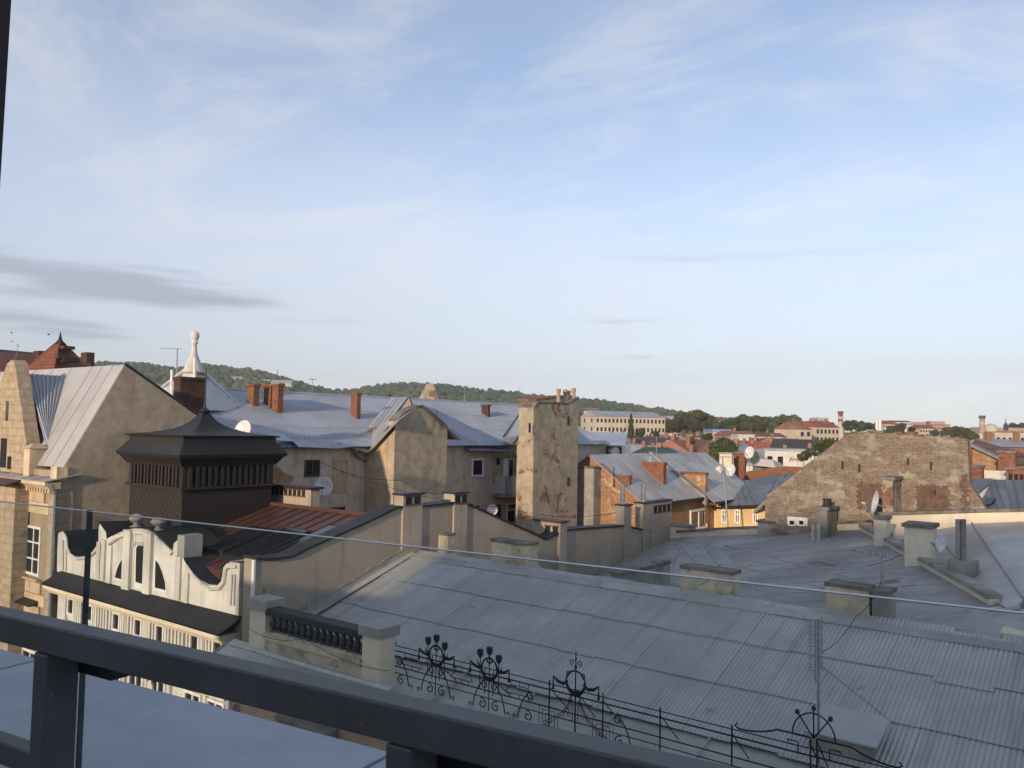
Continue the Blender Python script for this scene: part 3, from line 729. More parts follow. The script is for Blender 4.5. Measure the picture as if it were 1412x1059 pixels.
# bell roof
tcx, tcy = (tx0+tx1)/2, (ty0+ty1)/2; hw = (tx1-tx0)/2+.12; hd = (ty1-ty0)/2+.12
zap = AT(285, 572, 25).z
prof = [(1.0, 0), (.70, .08), (.54, .17), (.40, .29), (.28, .45), (.18, .66), (.11, .9), (.07, 1.08)]
mb = MB(); hh = zap-zs
for s in range(4):
    rows = []
    for f, h in prof:
        c = [(-hw*f, -hd*f), (hw*f, -hd*f), (hw*f, hd*f), (-hw*f, hd*f)]; a, b2 = c[s], c[(s+1) % 4]
        rows.append([(tcx+a[0], tcy+a[1], zs+.01+hh*h), (tcx+b2[0], tcy+b2[1], zs+.01+hh*h)])
    mb.strip(rows)
mb.build('bell_roof', G['dark_tin'], tw)
zt2 = zs+hh*1.12
MB().lathe((tcx, tcy, zt2-.02), [(.13, 0), (.19, .07), (.12, .13), (.05, .18), (.025, .3), (.018, 1.35), (.005, 1.5)], 10).build('finial', G['dark_tin'], tw)

# ============================================================ beige stone house at the far left
lx1 = AY(79, 700, FY).x; LX = lx1
sh = thing('stone_house', 'warm beige stone house with steep grey roof and plain rendered side gable', 'building', (lx1-4, FY+3, GROUND))
gx = LX+.0
gab = [(80, 668), (93, 645), (97, 630), (172, 504), (200, 520), (276, 576), (300, 590)]
GP = [AX(px, py, gx) for px, py in gab]
GP[1] = GP[3].lerp(GP[2], (GP[3].z-GP[1].z)/(GP[3].z-GP[2].z)); GP[0].y = min(GP[0].y, GP[1].y-.05)
poly = [Vector((gx, GP[0].y, GROUND))]+GP+[Vector((gx, GP[-1].y+2.0, GP[-1].z-1.3)), Vector((gx, GP[-1].y+2.0, GROUND))]
MB().prism(poly, (-.5, 0, 0)).build('side_wall', G['beige_plaster'], sh)
rdg = GP[3]; eav = GP[1]
xl = -44.0
MB().box(xl, LX-.52, FY+.03, 20, GROUND, eav.z-.1).build('wall', G['stone_joint'], sh)
# main front roof in sheets, back roof
sheets(sh, (-29.05, eav.y-.02, eav.z), (LX-.02, eav.y-.02, eav.z), (LX-.02, rdg.y, rdg.z+.03), (-29.05, rdg.y, rdg.z+.03), 3, G['pale_tin'], .02, 'roof_sheet')
sheets(sh, (xl, eav.y-.02, eav.z), (-29.06, eav.y-.02, eav.z), (-29.06, rdg.y, rdg.z+.03), (xl, rdg.y, rdg.z+.03), 10, G['pale_tin'], .02, 'roof_sheet')
bk = GP[5]
MB().slab([(xl, rdg.y, rdg.z), (LX-.02, rdg.y, rdg.z), (LX-.02, bk.y+2, bk.z-1.2), (xl, bk.y+2, bk.z-1.2)], .06).build('back_roof', G['pale_tin'], sh)
MB().tube([(LX, rdg.y+.02, rdg.z+.05), (LX, bk.y, bk.z+.05)], .05, 5).build('verge_tile', G['dark_tin'], sh)
mb = MB(); roughbox(mb, LX-.4, LX+.06, eav.y-.22, eav.y+.1, eav.z-.4, eav.z+.02, .12, .03); mb.build('verge_stone', G['stone'], sh)
# front gable with its blue roof
GY = FY-.02
ga = [(-30, 655), (13, 499), (16.5, 496), (20.5, 501), (28, 553), (36, 606), (38, 664)]
GA = [AY(px, py, GY) for px, py in ga]
apex = GA[2]; GXR = GA[5].x
cgx = apex.x; base_z = GA[6].z
left = [(cgx-(p.x-cgx)*1.6, p.y, p.z) for p in GA[3:]]
MB().prism([GA[6], GA[5], GA[4], GA[3], GA[2]]+[Vector(q) for q in left], (0, .42, 0)).build('front_gable', G['ashlar'], sh)
for px0, py0, px1, py1 in ((2, 604, 8, 645), (11, 629, 15, 647), (9, 553, 11, 580)):
    p = AY(px0, py0, GY); q = AY(px1, py1, GY); MB().box(p.x, q.x, GY-.015, GY+.05, q.z, p.z).build('slit_window', G['pane'], sh)
rb0 = Vector((cgx, GY+.5, apex.z-.45)); 
yb = eav.y+(rdg.y-eav.y)*((rb0.z-eav.z)/(rdg.z-eav.z))
xr = GA[5].x+.35; zr = GA[5].z-.2; yv = eav.y+(rdg.y-eav.y)*max(0, (zr-eav.z)/(rdg.z-eav.z))
mb = MB(); mb.slab([(xr, GY+.5, zr), (xr, yv+.02, zr), (cgx, yb+.05, rb0.z), rb0], .05); mb.build('gable_roof', G['blue_tin'], sh)
for k in range(9):
    f = k/8.0; a = Vector((xr, GY+.55, zr)).lerp(Vector((xr, yv, zr)), f); b2 = rb0.lerp(Vector((cgx, yb, rb0.z)), f)
    nrm = Vector((.9, 0, .42)); MB().tube([a+nrm*.03, b2+nrm*.03], .022, 4).build('roof_seam', G['blue_tin'], sh)
xl2 = 2*cgx-xr
MB().slab([(xl2, GY+.5, zr), (xl2, yv+.02, zr), (cgx, yb+.05, rb0.z), rb0], .05).build('gable_roof', G['blue_tin'], sh)
# kneeler pier
p = AY(38, 618, GY); q = AY(60, 660, GY)
mb = MB(); roughbox(mb, p.x, p.x+.42, GY-.1, GY+.45, q.z-.1, p.z, .14, .02); mb.build('pier', G['stone'], sh)
mb = MB(); mb.taper(p.x-.06, p.x+.48, GY-.16, GY+.51, p.z+.002, p.x+.12, p.x+.30, GY+.05, GY+.3, p.z+.16); mb.build('pier_cap', G['stone'], sh)
# cornice with brackets, corner downpipe
zcn = AY(60, 664, FY-.3).z
MB().prism([(xl, FY-.45, zcn), (xl, FY-.45, zcn-.10), (xl, FY-.38, zcn-.13), (xl, FY-.30, zcn-.22), (xl, FY+.02, zcn-.22), (xl, FY+.02, zcn)], (LX+.12-xl, 0, 0)).build('cornice', G['stone'], sh)
sheets(sh, (-31, FY-.47, zcn+.03), (LX+.15, FY-.47, zcn+.03), (LX+.15, FY+.6, zcn+.22), (-31, FY+.6, zcn+.22), 5, G['zinc_flat'], .02, 'cornice_sheet')
for k in range(14):
    x = LX+.02-.19*k; MB().box(x-.05, x+.04, FY-.30, FY-.05, zcn-.34, zcn-.222).build('bracket', G['stone'], sh)
MB().tube([(LX+.06, FY-.25, zcn-.05), (LX+.06, FY-.12, zcn-.4), (LX+.06, FY-.12, GROUND+.2)], .07, 8).build('downpipe', G['galv'], sh)
MB().box(LX-.5, LX+.05, FY-.03, FY+.45, GROUND, zcn-.23).build('corner_strip', G['ashlar'], sh)
# ashlar blocks of the front, window openings left free
wins = []
for (px0, py0, px1, py1) in ((37, 722, 54, 798), (30, 890, 50, 985)):
    p = AY(px0, py0, FY); q = AY(px1, py1, FY); wins.append((p.x, q.x, q.z, p.z))
zz = zcn-.36; row = 0; blockmesh = {}
while zz > zcn-9.0:
    h = .36; x = LX-.52-(0.0 if row % 2 else .35)
    while x > -33.5:
        w = .74; x0, x1, z0, z1 = x-w, min(x, LX-.52), zz-h, zz
        if not any(x0 < W[1]+.05 and x1 > W[0]-.05 and z0 < W[3]+.05 and z1 > W[2]-.05 for W in wins) and x1-x0 > .1:
            pil = x0 < -29.4 and x1 > -30.6
            dp = .0 if not pil else -.18
            key = (round(x1-x0, 3),)
            if key not in blockmesh:
                m_ = MB(); ww = x1-x0; m_.taper(0.009, ww-.009, 0, .06, .009, .009, ww-.009, 0, .06, h-.009)
                blockmesh[key] = m_.mesh('ashlar_block'); blockmesh[key].materials.append(G['stone'])
            o = bpy.data.objects.new('ashlar_block', blockmesh[key]); col.objects.link(o); o.parent = sh
            o.location = Vector((x0, FY-.03+(.09 if pil else 0)+random.uniform(-.004, .004), z0))-sh.location
        x -= w
    zz -= h; row += 1
for W in wins:
    win(sh, 'Y', W[0]+.03, W[1]-.03, W[2]+.05, W[3]-.03, FY+.03, 'white_paint', 1, 2, .08, .05)
    MB().box(W[0]-.1, W[1]+.1, FY-.14, FY+.02, W[2]-.08, W[2]-.01).build('window_sill', G['stone'], sh)
p = AY(20, 822, FY); q = AY(54, 835, FY)
MB().prism([(p.x, FY-.32, q.z), (p.x, FY-.02, q.z), (p.x, FY-.02, p.z+.1), (p.x, FY-.32, p.z)], (q.x-p.x, 0, 0)).build('window_hood', G['dark_tin'], sh)
p = AY(0, 656, FY-.5)
MB().slab([(-34, FY-.9, p.z-.2), (AY(22, 664, FY-.6).x, FY-.9, p.z-.2), (AY(22, 664, FY-.6).x, FY, p.z+.08), (-34, FY, p.z+.08)], .05).build('bay_roof', G['red_tin'], sh)
mb = MB(); mb.box(-34, AY(20, 700, FY-.45).x, FY-.45, FY-.02, GROUND, p.z-.24); mb.build('bay', G['ashlar'], sh)
# brick stack behind the gable
chim_px('big sooty brick chimney stack behind the rendered gable, left of the dark tower', 240, 249, 283, 519, 17.2, -1.5, m='dark_brick', capm='dark_brick', capo=.04, caph=.12)
# ============================================================ house with the corrugated roof
EY, EZ = 12.9, AY(860, 985, 12.9).z                # lower edge of the corrugated sheets
RYd = 16.9; RZ = (AY(640, 777, RYd).z+AY(1200, 862, RYd).z)/2
CXR = 6.5
ch = thing('corrugated_roof_house', 'plastered house under a wide grey corrugated roof in the foreground', 'building', (-6, 14, GROUND))
FYb = 11.3
MB().box(XW+.02, CXR, FYb+.05, 21, GROUND, EZ-.85).build('wall', G['salmon_plaster'], ch)
MB().prism([(XW+.03, FYb+.1, EZ-.62), (XW+.03, EY, EZ-.06), (XW+.03, RYd, RZ-.06), (XW+.03, RYd+1.6, RZ-.8), (XW+.03, 19.5, EZ-.7)], (CXR-XW-.05, 0, 0)).build('roof_body', G['felt'], ch)
slope = Vector((0, RYd-EY, RZ-EZ)); sl_len = slope.length; su = slope.normalized(); sn = Vector((1, 0, 0)).cross(su)
PITCH_ = .0762; ncor = 11; swid = ncor*PITCH_
rows = 3; slen = sl_len/rows
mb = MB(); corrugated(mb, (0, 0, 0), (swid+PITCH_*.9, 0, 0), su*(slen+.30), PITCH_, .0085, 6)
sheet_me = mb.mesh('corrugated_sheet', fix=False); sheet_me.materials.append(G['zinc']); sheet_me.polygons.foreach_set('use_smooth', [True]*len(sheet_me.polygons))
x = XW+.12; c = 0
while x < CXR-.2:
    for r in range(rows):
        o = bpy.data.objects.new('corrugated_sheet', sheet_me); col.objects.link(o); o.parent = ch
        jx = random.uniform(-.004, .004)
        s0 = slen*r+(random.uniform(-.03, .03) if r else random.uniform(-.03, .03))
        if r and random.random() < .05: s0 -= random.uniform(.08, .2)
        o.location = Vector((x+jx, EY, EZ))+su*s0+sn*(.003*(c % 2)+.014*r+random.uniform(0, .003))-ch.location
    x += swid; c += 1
# ridge cap in lengths
n = 11
for i in range(n):
    a = XW+.1+(CXR-XW-.2)*i/n; b2 = XW+.1+(CXR-XW-.2)*(i+1)/n+.06; h = RZ+.045+.006*(i % 2)
    MB().add([(a, RYd-.22, h-.065), (b2, RYd-.22, h-.065), (a, RYd, h+.03), (b2, RYd, h+.03), (a, RYd+.22, h-.08), (b2, RYd+.22, h-.08),
              (a, RYd-.22, h-.08), (b2, RYd-.22, h-.08)], [(0, 1, 3, 2), (2, 3, 5, 4), (0, 6, 7, 1)]).build('ridge_cap', G['zinc_flat'], ch, fix=False)
# eave strip of flat sheets down to the cornice edge
GYo = FYb+.05; GZo = EZ-.50
n = 13
for i in range(n):
    a = XW+.3+(CXR-XW-.3)*i/n; b2 = XW+.3+(CXR-XW-.3)*(i+1)/n; q = random.uniform(-.004, .004)
    mb = MB(); mb.prism([(a, GYo-.12, GZo+q), (b2-.003, GYo-.12, GZo+q), (b2-.003, EY+.25, EZ+.02+q), (a, EY+.25, EZ+.02+q)], (0, 0, -.02))
    mb.box(a-.012, a+.012, GYo, EY-.03, GZo+.01, GZo+.03) if False else None
    mb.build('eave_sheet', G['zinc_flat'], ch)
    MB().prism([(a-.01, GYo-.1, GZo+.006), (a+.01, GYo-.1, GZo+.006), (a+.01, EY, EZ+.005), (a-.01, EY, EZ+.005)], (0, 0, .022)).build('seam', G['zinc_flat'], ch)
MB().prism([(XW, GYo-.10, GZo-.022), (XW, GYo-.10, GZo-.16), (XW, GYo+.05, GZo-.24), (XW, GYo+.04, GZo-.42), (XW, FYb+.08, GZo-.5), (XW, FYb+.08, GZo-.022)], (CXR-XW, 0, 0)).build('cornice', G['concrete'], ch)
# facade bits seen under our railing: windows with heads, downpipe
for px, py in ((425, 1012), (590, 1042)):
    p = AY(px, py, FYb)
    win(ch, 'Y', p.x-.5, p.x+.5, p.z-2.1, p.z-.1, FYb+.05, 'white_paint', 1, 1, .09, .06)
    MB().prism([(p.x-.85, FYb-.22, p.z+.22), (p.x-.85, FYb+.04, p.z+.3), (p.x-.85, FYb+.04, p.z+.0), (p.x-.85, FYb-.1, p.z+.05)], (1.7, 0, 0)).build('window_head', G['concrete'], ch)
    for k in range(5): MB().lathe((p.x-.6+.3*k, FYb+.045, p.z+.0), [(.07, 0), (.07, .06), (.02, .09)], 8, (0, -1, 0)).build('rosette', G['concrete'], ch)
for px in (325, 522):
    p = AY(px, 990, FYb); MB().tube([(p.x, FYb-.06, -6.3), (p.x, FYb-.06, GROUND+.1)], .06, 8).build('downpipe', G['galv'], ch)
# raised dent with rust on the roof near the railing
def oncor(px, py, lift=.03):
    r = ray(px, py); nn2 = Vector((0, -(RZ-EZ), RYd-EY)); return r*((Vector((0, EY, EZ+lift)).dot(nn2))/r.dot(nn2))
# small roof hatch at the right
hp = Vector((AY(1165, 1020, 13.4).x, 13.5, EZ+(13.5-EY)*(RZ-EZ)/(RYd-EY)))
hb = thing('roof_hatch', 'flat metal roof hatch on the corrugated roof behind the iron railing', 'hatch', hp)
MB().box(hp.x-.45, hp.x+.45, hp.y-.3, hp.y+.45, hp.z-.25, hp.z+.14).build('curb', G['concrete'], hb)
MB().slab([(hp.x-.52, hp.y-.36, hp.z+.17), (hp.x+.52, hp.y-.36, hp.z+.17), (hp.x+.52, hp.y+.52, hp.z+.36), (hp.x-.52, hp.y+.52, hp.z+.36)], .03).build('lid', G['pale_tin'], hb)

# ---- balustrade
bl = thing('roof_balustrade', 'stone balustrade with dark turned balusters between two capped posts on the eave', 'balustrade', (-14.7, FYb, -5.5))
def post_px(pl, pc, pr, pyt, pyb, capy, label):
    x0 = AY(pl, pyb, FYb).x; pc_ = AY(pc, pyb, FYb); x1 = pc_.x; y1 = FYb+.42; z0 = pc_.z; zt_ = AY(pc, pyt, FYb).z; zc_ = AY(pc, capy, FYb).z
    mb = MB(); roughbox(mb, x0, x1, FYb, y1, z0-.4, zc_-.002, .15, .006); mb.build('post', G['cream'], bl)
    mb = MB(); mb.box(x0-.06, x1+.06, FYb-.06, y1+.06, zc_, zt_); mb.taper(x0-.06, x1+.06, FYb-.06, y1+.06, zt_, (x0+x1)/2-.05, (x0+x1)/2+.05, FYb+.16, FYb+.26, zt_+.07); mb.build('post_cap', G['zinc_flat'], bl)
    return x0, x1, z0, zt_
L_ = post_px(343, 364.5, 386, 828, 896, 843, 'l'); R_ = post_px(498, 522, 541, 866, 944, 880, 'r')
xa, xb = L_[1], R_[0]
zr1 = (AY(372, 841, FYb+.05).z+AY(497, 866, FYb+.05).z)/2; zr0 = zr1-.15; zpl = (AY(372, 872, FYb+.05).z+AY(495, 902, FYb+.05).z)/2
MB().box(xa, xb, FYb-.02, FYb+.34, zr0, zr1).build('handrail', G['wood_brown'] if 'wood_brown' in G else G['tower_paint'], bl, bevel=.015)
mb = MB(); roughbox(mb, xa, xb, FYb+.0, FYb+.36, R_[2]-.1, zpl, .2, .012); mb.build('plinth', G['render_yellow'], bl)
mb = MB(); roughbox(mb, xa, xb, FYb-.06, FYb+.38, zpl-.16, zpl-.03, .2, .012); mb.build('plinth_ledge', G['render_yellow'], bl)
nb_ = 15; hb_ = zr0-zpl
bal = MB().lathe((0, 0, 0), [(.085, 0), (.085, .05*hb_), (.05, .1*hb_), (.065, .2*hb_), (.098, .36*hb_), (.085, .52*hb_), (.05, .7*hb_), (.045, .78*hb_), (.07, .84*hb_), (.05, .9*hb_), (.08, .95*hb_), (.08, hb_)], 10).mesh('baluster')
simple('baluster_iron', (.035, .036, .042), .6); bal.materials.append(G['baluster_iron']); bal.polygons.foreach_set('use_smooth', [True]*len(bal.polygons))
for i in range(nb_):
    o = bpy.data.objects.new('baluster', bal); col.objects.link(o); o.parent = bl; o.location = Vector((xa+(xb-xa)*(i+.5)/nb_, FYb+.16, zpl))-bl.location
# white drain pipe and flashing in front of the balustrade
MB().tube([AY(317, 888, FYb-.5), AY(352, 897, FYb-.45), AY(400, 912, FYb-.42), AY(460, 930, FYb-.42), AY(540, 952, FYb-.42)], .05, 8).build('gutter_pipe', G['pvc'], ch)
MB().slab([(XW-.05, FYb-.55, L_[2]-.3), (R_[1]+.4, FYb-.55, L_[2]-.3), (R_[1]+.4, FYb+.05, L_[2]+.03), (XW-.05, FYb+.05, L_[2]+.03)], .03).build('eave_flashing', G['zinc_flat'], ch)
MB().prism([(XW-.3, FYb-.54, L_[2]-.34), (XW-.3, FYb-.50, L_[2]-.55), (XW-.3, FYb-.2, L_[2]-.75), (XW-.3, FYb+.02, L_[2]-.9), (XW-.3, FYb+.02, L_[2]-.06)], (R_[1]+.4-XW+.3, 0, 0)).build('cornice', G['concrete'], ch)
MB().tube([AY(364, 828, FYb+.2), AY(364, 812, FYb+.2)], .012, 5).build('spike', G['iron'], bl)

# ---- wrought iron roof railing
IY = FY+.12; zI = GZo+(IY-GYo+.12)*((EZ-GZo)/(EY-GYo+.37))+.0
ir = thing('iron_roof_railing', 'black wrought iron railing with tulips, wreaths and scrolls along the corrugated roof', 'railing', (-8, IY, zI))
def IX(px, py): return AY(px, py, IY).x
IXL = AY(541, 900, IY).x; IXR = CXR-1
zT = AY(674, 922, IY).z; zT2 = zT-.10; zB = AY(674, 953, IY).z; zB2 = zB-.13
rr = .0095
for z, r in ((zT, rr), (zT2, rr*1.45), (zB, rr*1.3), (zB2, rr)):
    MB().tube([(IXL, IY, z), (IXR, IY, z)], r, 6).build('rail', G['iron'], ir)
def iv(name='bar'): return MB()
def ipt(x, h): return Vector((x, IY, zI+h))
def spiral(cx, ch_, r0, turns, a0, s=1, n=22):
    return [ipt(cx+s*r0*(1-.78*i/n)*math.cos(a0+turns*2*math.pi*i/n), ch_+r0*(1-.78*i/n)*math.sin(a0+turns*2*math.pi*i/n)) for i in range(n+1)]
HT = zT-zI; HB = zB-zI
def scroll_feet(x, s, g):
    mb = MB()
    # S-curve from the upper spiral down to the foot
    top = spiral(x+s*.10, HB+.10, .085, 1.1, math.pi*.5, -s)
    mid = [ipt(x+s*(.10+.28*f+.05*math.sin(f*3.1)), HB+.185-(HB+.16)*f**1.25) for f in [i/10 for i in range(11)]]
    mb.tube(top[::-1]+mid, .012, 5)
    mb.tube(spiral(x+s*.16, HB*.30, .10, 1.2, math.pi*.4, s), .012, 5)
    mb.tube(spiral(x+s*.44, .045, .05, .9, -math.pi*.5, s)[::-1], .0096, 5)
    mb.build('scroll', G['iron'], g)
def flower(mb, p):
    mb.lathe(p, [(.012, -.02), (.045, .02), (.062, .07), (.05, .10), (.06, .125), (.02, .10)], 8)
    for k in range(5):
        a = k*1.2566; mb.lathe(p+Vector((.04*math.cos(a), .04*math.sin(a), .09)), [(.005, -.03), (.026, 0), (.022, .03), (.004, .06)], 5)
    for s in (-1, 1):
        mb.tube([p+Vector((0, 0, -.16)), p+Vector((s*.05, 0, -.13)), p+Vector((s*.075, 0, -.06))], [.014, .018, .003], 5)
def brace(x, z0):
    mb = MB(); mb.tube([(x, IY+.02, zI+z0), (x+.03, IY+.62, zI+.14), (x+.03, IY+.78, zI+.20)], .0096, 5); mb.build('brace', G['iron'], ir)
def wreath(x, h, r=.185):
    mb = MB(); P = []
    rads = []
    for i in range(28):
        a = 2*math.pi*i/28; P.append(ipt(x+r*math.cos(a), h+r*math.sin(a))); rads.append(.017+.020*max(0, -math.sin(a)))
    mb.tube(P, rads, 6, closed=True); mb.build('wreath', G['iron'], ir)
def garland(x, s, h):
    mb = MB(); mb.tube([ipt(x+s*.16, h+.02), ipt(x+s*.25, h-.04), ipt(x+s*.36, h-.02), ipt(x+s*.46, h+.05)], [.02, .032, .03, .012], 6)
    mb.tube([ipt(x+s*.46, h+.05), ipt(x+s*.46, h-.05), ipt(x+s*.46, h-.17)], [.012, .012, .026], 6); mb.build('garland', G['iron'], ir)
def tulip_group(x):
    for a, top, bot in ((-.22, 1.02, HB), (0, 1.10, -.01), (.22, .99, HB)):
        mb = MB(); mb.tube([ipt(x+a, bot), ipt(x+a, top-.08)], .0100, 5); flower(mb, ipt(x+a, top-.08)); mb.build('tulip', G['iron'], ir)
    for a in (-.1, .1):
        mb = MB(); mb.tube([ipt(x+a, .3), ipt(x+a, HT-.02)], .0095, 5); mb.build('bar', G['iron'], ir)
    wreath(x, HT+.0); garland(x, -1, HT+.02); garland(x, 1, HT+.02)
    scroll_feet(x, -1, ir); scroll_feet(x, 1, ir); brace(x, HT*.8)
    mb = MB(); mb.tube([ipt(x-.2, HT+.02), ipt(x-.1, HT+.16), ipt(x, HT+.22), ipt(x+.1, HT+.16), ipt(x+.2, HT+.02)], .0104, 5); mb.build('bow', G['iron'], ir)
def panel(x0, x1):
    """short stays and chamfered inner frame between two groups"""
    n = max(2, int((x1-x0)/.24))
    for i in range(n+1):
        x = x0+(x1-x0)*i/n
        MB().tube([ipt(x, HT-.18), ipt(x, HT-.10)], .0080, 4).build('stay', G['iron'], ir)
        MB().tube([ipt(x, HB), ipt(x, HB+.08)], .0080, 4).build('stay', G['iron'], ir)
    a = .12
    MB().tube([ipt(x0-.1, HB+.08), ipt(x0-.1, HT-.18-a), ipt(x0-.1+a, HT-.18), ipt(x1+.1-a, HT-.18), ipt(x1+.1, HT-.18-a), ipt(x1+.1, HB+.08), ipt(x0-.1, HB+.08)], .0085, 4).build('inner_frame', G['iron'], ir)
g1, g2 = IX(600.5, 950), IX(674, 960); gs = IX(793, 985)
mb = MB(); mb.tube([ipt(IXL+.03, 0), ipt(IXL+.03, .95)], .0104, 5); flower(mb, ipt(IXL+.03, .92)); mb.build('tulip', G['iron'], ir)
scroll_feet(IXL+.1, 1, ir)
tulip_group(g1); tulip_group(g2)
panel(IXL+.35, g1-.45); panel(g1+.5, g2-.5)
pq = [IX(757, 985), IX(831, 1000), IX(910, 1020), IX(1009, 1040)]
panel(g2+.5, pq[0]-.45)
scroll_feet(pq[0]-.30, -1, ir); scroll_feet(pq[0]-.62, 1, ir) if False else None
for x in pq:
    MB().tube([ipt(x, -.02), ipt(x, HT+.06)], .0144, 6).build('post', G['iron'], ir); brace(x, HT*.9)
scroll_feet(pq[1]+.16, 1, ir)
# spire group
mb = MB(); mb.tube([ipt(gs, 0), ipt(gs, 1.42)], [.018, .010], 6); mb.lathe(ipt(gs, 1.1), [(.008, 0), (.03, .05), (.012, .1)], 6); mb.lathe(ipt(gs, 1.25), [(.006, 0), (.022, .03), (.008, .07)], 6); mb.build('spire', G['iron'], ir)
wreath(gs, HT+.13, .19); garland(gs, -1, HT+.10); garland(gs, 1, HT+.10)
for s in (-1, 1):
    mb = MB(); mb.tube(spiral(gs+s*.07, HT+.46, .055, 1.1, -math.pi*.5, s), .010, 5); mb.tube(spiral(gs+s*.14, HT+.26, .05, 1.1, -math.pi*.5, s), .010, 5); mb.build('curl', G['iron'], ir)
    for off in (0, .05):
        mb = MB(); mb.tube([ipt(gs+s*(.10-off*.5+.58*f**2.2), HT-.06-(HT-.14+off*.8)*f) for f in [i/10 for i in range(11)]], .0080, 5); mb.build('flare', G['iron'], ir)
    for k, q in enumerate((.20, .13, .065)):
        x, h = gs+s*.55, .17; MB().tube([ipt(x-q, h-q), ipt(x+q, h-q), ipt(x+q, h+q), ipt(x-q, h+q)], .0080, 4, closed=True).build('fret', G['iron'], ir)
    for q in (1, .55):
        MB().tube([ipt(gs+s*.05, HT*.52-.16*q), ipt(gs+s*(.05+.22*q), HT*.52-.16*q), ipt(gs+s*.06, HT*.52+.20*q)], .0080, 4, closed=True).build('fret', G['iron'], ir)
brace(gs, HT)
# end group: fan on a stepped curved top
ge = IX(1122, 1030)
hs = AY(1122, 1018, IY).z-zI
for s in (-1, 1):
    MB().tube([ipt(ge+s*.045, 0), ipt(ge+s*.045, hs)], .0128, 5).build('post', G['iron'], ir)
    P = [ipt(ge+s*.05, hs), ipt(ge+s*.52, hs+.0)]+[ipt(ge+s*(.52+.58*f), HT+.03+(hs-HT-.03)*(1-f)**2.2) for f in [i/9 for i in range(10)]]+[ipt(ge+s*1.16, HT+.07), ipt(ge+s*1.12, HT+.11)]
    MB().tube(P, .014, 5).build('swept_top', G['iron'], ir)
    q = ge+s*.28; MB().tube([ipt(q+s*.09, HT+.02), ipt(q+s*.09, hs-.10), ipt(q-s*.06, hs-.10), ipt(q-s*.06, hs-.26)], .0112, 5).build('fret', G['iron'], ir)
    MB().tube([(ge+s*.06, IY, zI+hs-.05), (ge+s*.06+.1, IY+.5, zI+.12), (ge+s*.06+.12, IY+.62, zI+.24)], .0104, 5).build('brace', G['iron'], ir)
rf = .30
MB().tube([ipt(ge+rf*math.cos(math.pi*i/18), hs+.0+rf*1.15*math.sin(math.pi*i/18)) for i in range(19)], .0112, 5).build('fan_arch', G['iron'], ir)
for a in (50, 90, 130):
    q = ipt(ge+(rf+.06)*math.cos(R(a)), hs+(rf+.06)*1.15*math.sin(R(a)))
    mb = MB(); mb.tube([ipt(ge, hs), q], .011, 5); mb.lathe(q-Vector((0, 0, .035)), [(.01, 0), (.032, .02), (.036, .04), (.026, .065), (.005, .075)], 8); mb.build('fan_spoke', G['iron'], ir)
# tall antenna mast rising from the eave beside the end group
am = thing('roof_antenna', 'tall thin mast with vertical aerial rods above the iron railing', 'antenna', AY(1128, 1075, IY+.25))
mb = MB(); pt = AY(1128, 853, IY+.25); pb = AY(1129, 1075, IY+.25); mb.tube([pb, pt], .022, 6); mb.build('mast', G['galv'], am)
for px, y0, y1 in ((1117, 858, 925), (1124, 858, 940), (1133, 851, 925)):
    a = AY(px, y0, IY+.25); b2 = AY(px, y1, IY+.25)
    mb = MB(); mb.tube([a, b2], .009, 4)
    for k in range(4):
        f = .1+.25*k; q = a.lerp(b2, f); mb.tube([q, Vector((pt.x, q.y, q.z))], .006, 4); 
        for j in range(3): mb.tube([q+Vector((-.05, 0, -.05*j)), q+Vector((.05, 0, -.05*j))], .005, 4)
    mb.build('aerial_rod', G['galv'], am)
MB().tube([AY(1128, 915, IY+.25), AY(1237, 1001, 14.2)], .004, 4).build('stay_wire', G['cable'], am)

# ============================================================ grey party wall with vent stacks
pw = thing('party_wall', 'long grey rendered party wall with stepped sloping top behind the corrugated roof', 'wall', (XW-.2, 20, -8))
top = [(352, 772), (375, 773), (402, 769), (430, 755), (500, 724), (548, 701), (582, 699.5), (628, 694.5), (646, 697), (690, 717), (738, 738), (752, 745), (776, 733), (800, 730), (862, 726), (905, 736), (930, 738)]
TPp = [AX(px, py, XW) for px, py in top]
mb = MB(); mb.prism([Vector((XW, TPp[0].y, -9))]+TPp+[Vector((XW, TPp[-1].y, -9))], (-.42, 0, 0)); mb.build('wall_body', G['grey_plaster'], pw)
for i in range(len(TPp)-1):
    a, b2 = TPp[i], TPp[i+1]
    MB().prism([a+Vector((.06, 0, .004)), b2+Vector((.06, 0, .004)), b2+Vector((-.5, 0, .004)), a+Vector((-.5, 0, .004))], (0, 0, .06)).build('coping', G['dark_tin'], pw)
p = AY(345, 775, TPp[0].y-.02); MB().box(XW-.06, XW+.03, TPp[0].y-.05, TPp[0].y-.002, -4.9, TPp[0].z).build('edge_strip', G['white_paint'], pw)
# metal flashing at the foot where the corrugated roof meets the wall
a = Vector((XW+.02, EY-.4, EZ-.05)); b2 = Vector((XW+.02, RYd, RZ+.05))
MB().prism([a, b2, b2+Vector((0, 0, .2)), a+Vector((0, 0, .2))], (.03, 0, 0)).build('flashing', G['zinc_flat'], pw)
MB().slab([a+Vector((.0, 0, .06)), b2+Vector((.0, 0, .06)), b2+Vector((.2, 0, .03)), a+Vector((.2, 0, .03))], .02).build('flashing', G['zinc_flat'], pw)
n = 16
for i in range(n):
    q0 = a.lerp(b2, i/n)+Vector((0, 0, .2)); q1 = a.lerp(b2, (i+.94)/n)+Vector((0, 0, .2)); h = random.uniform(.05, .10)
    mb = MB(); mb.prism([jit(q0, .02), jit(q1, .02), q1+Vector((0, 0, h)), q0+Vector((0, 0, h))], (.045, 0, 0)); mb.build('mortar_fillet', G['concrete'], pw)
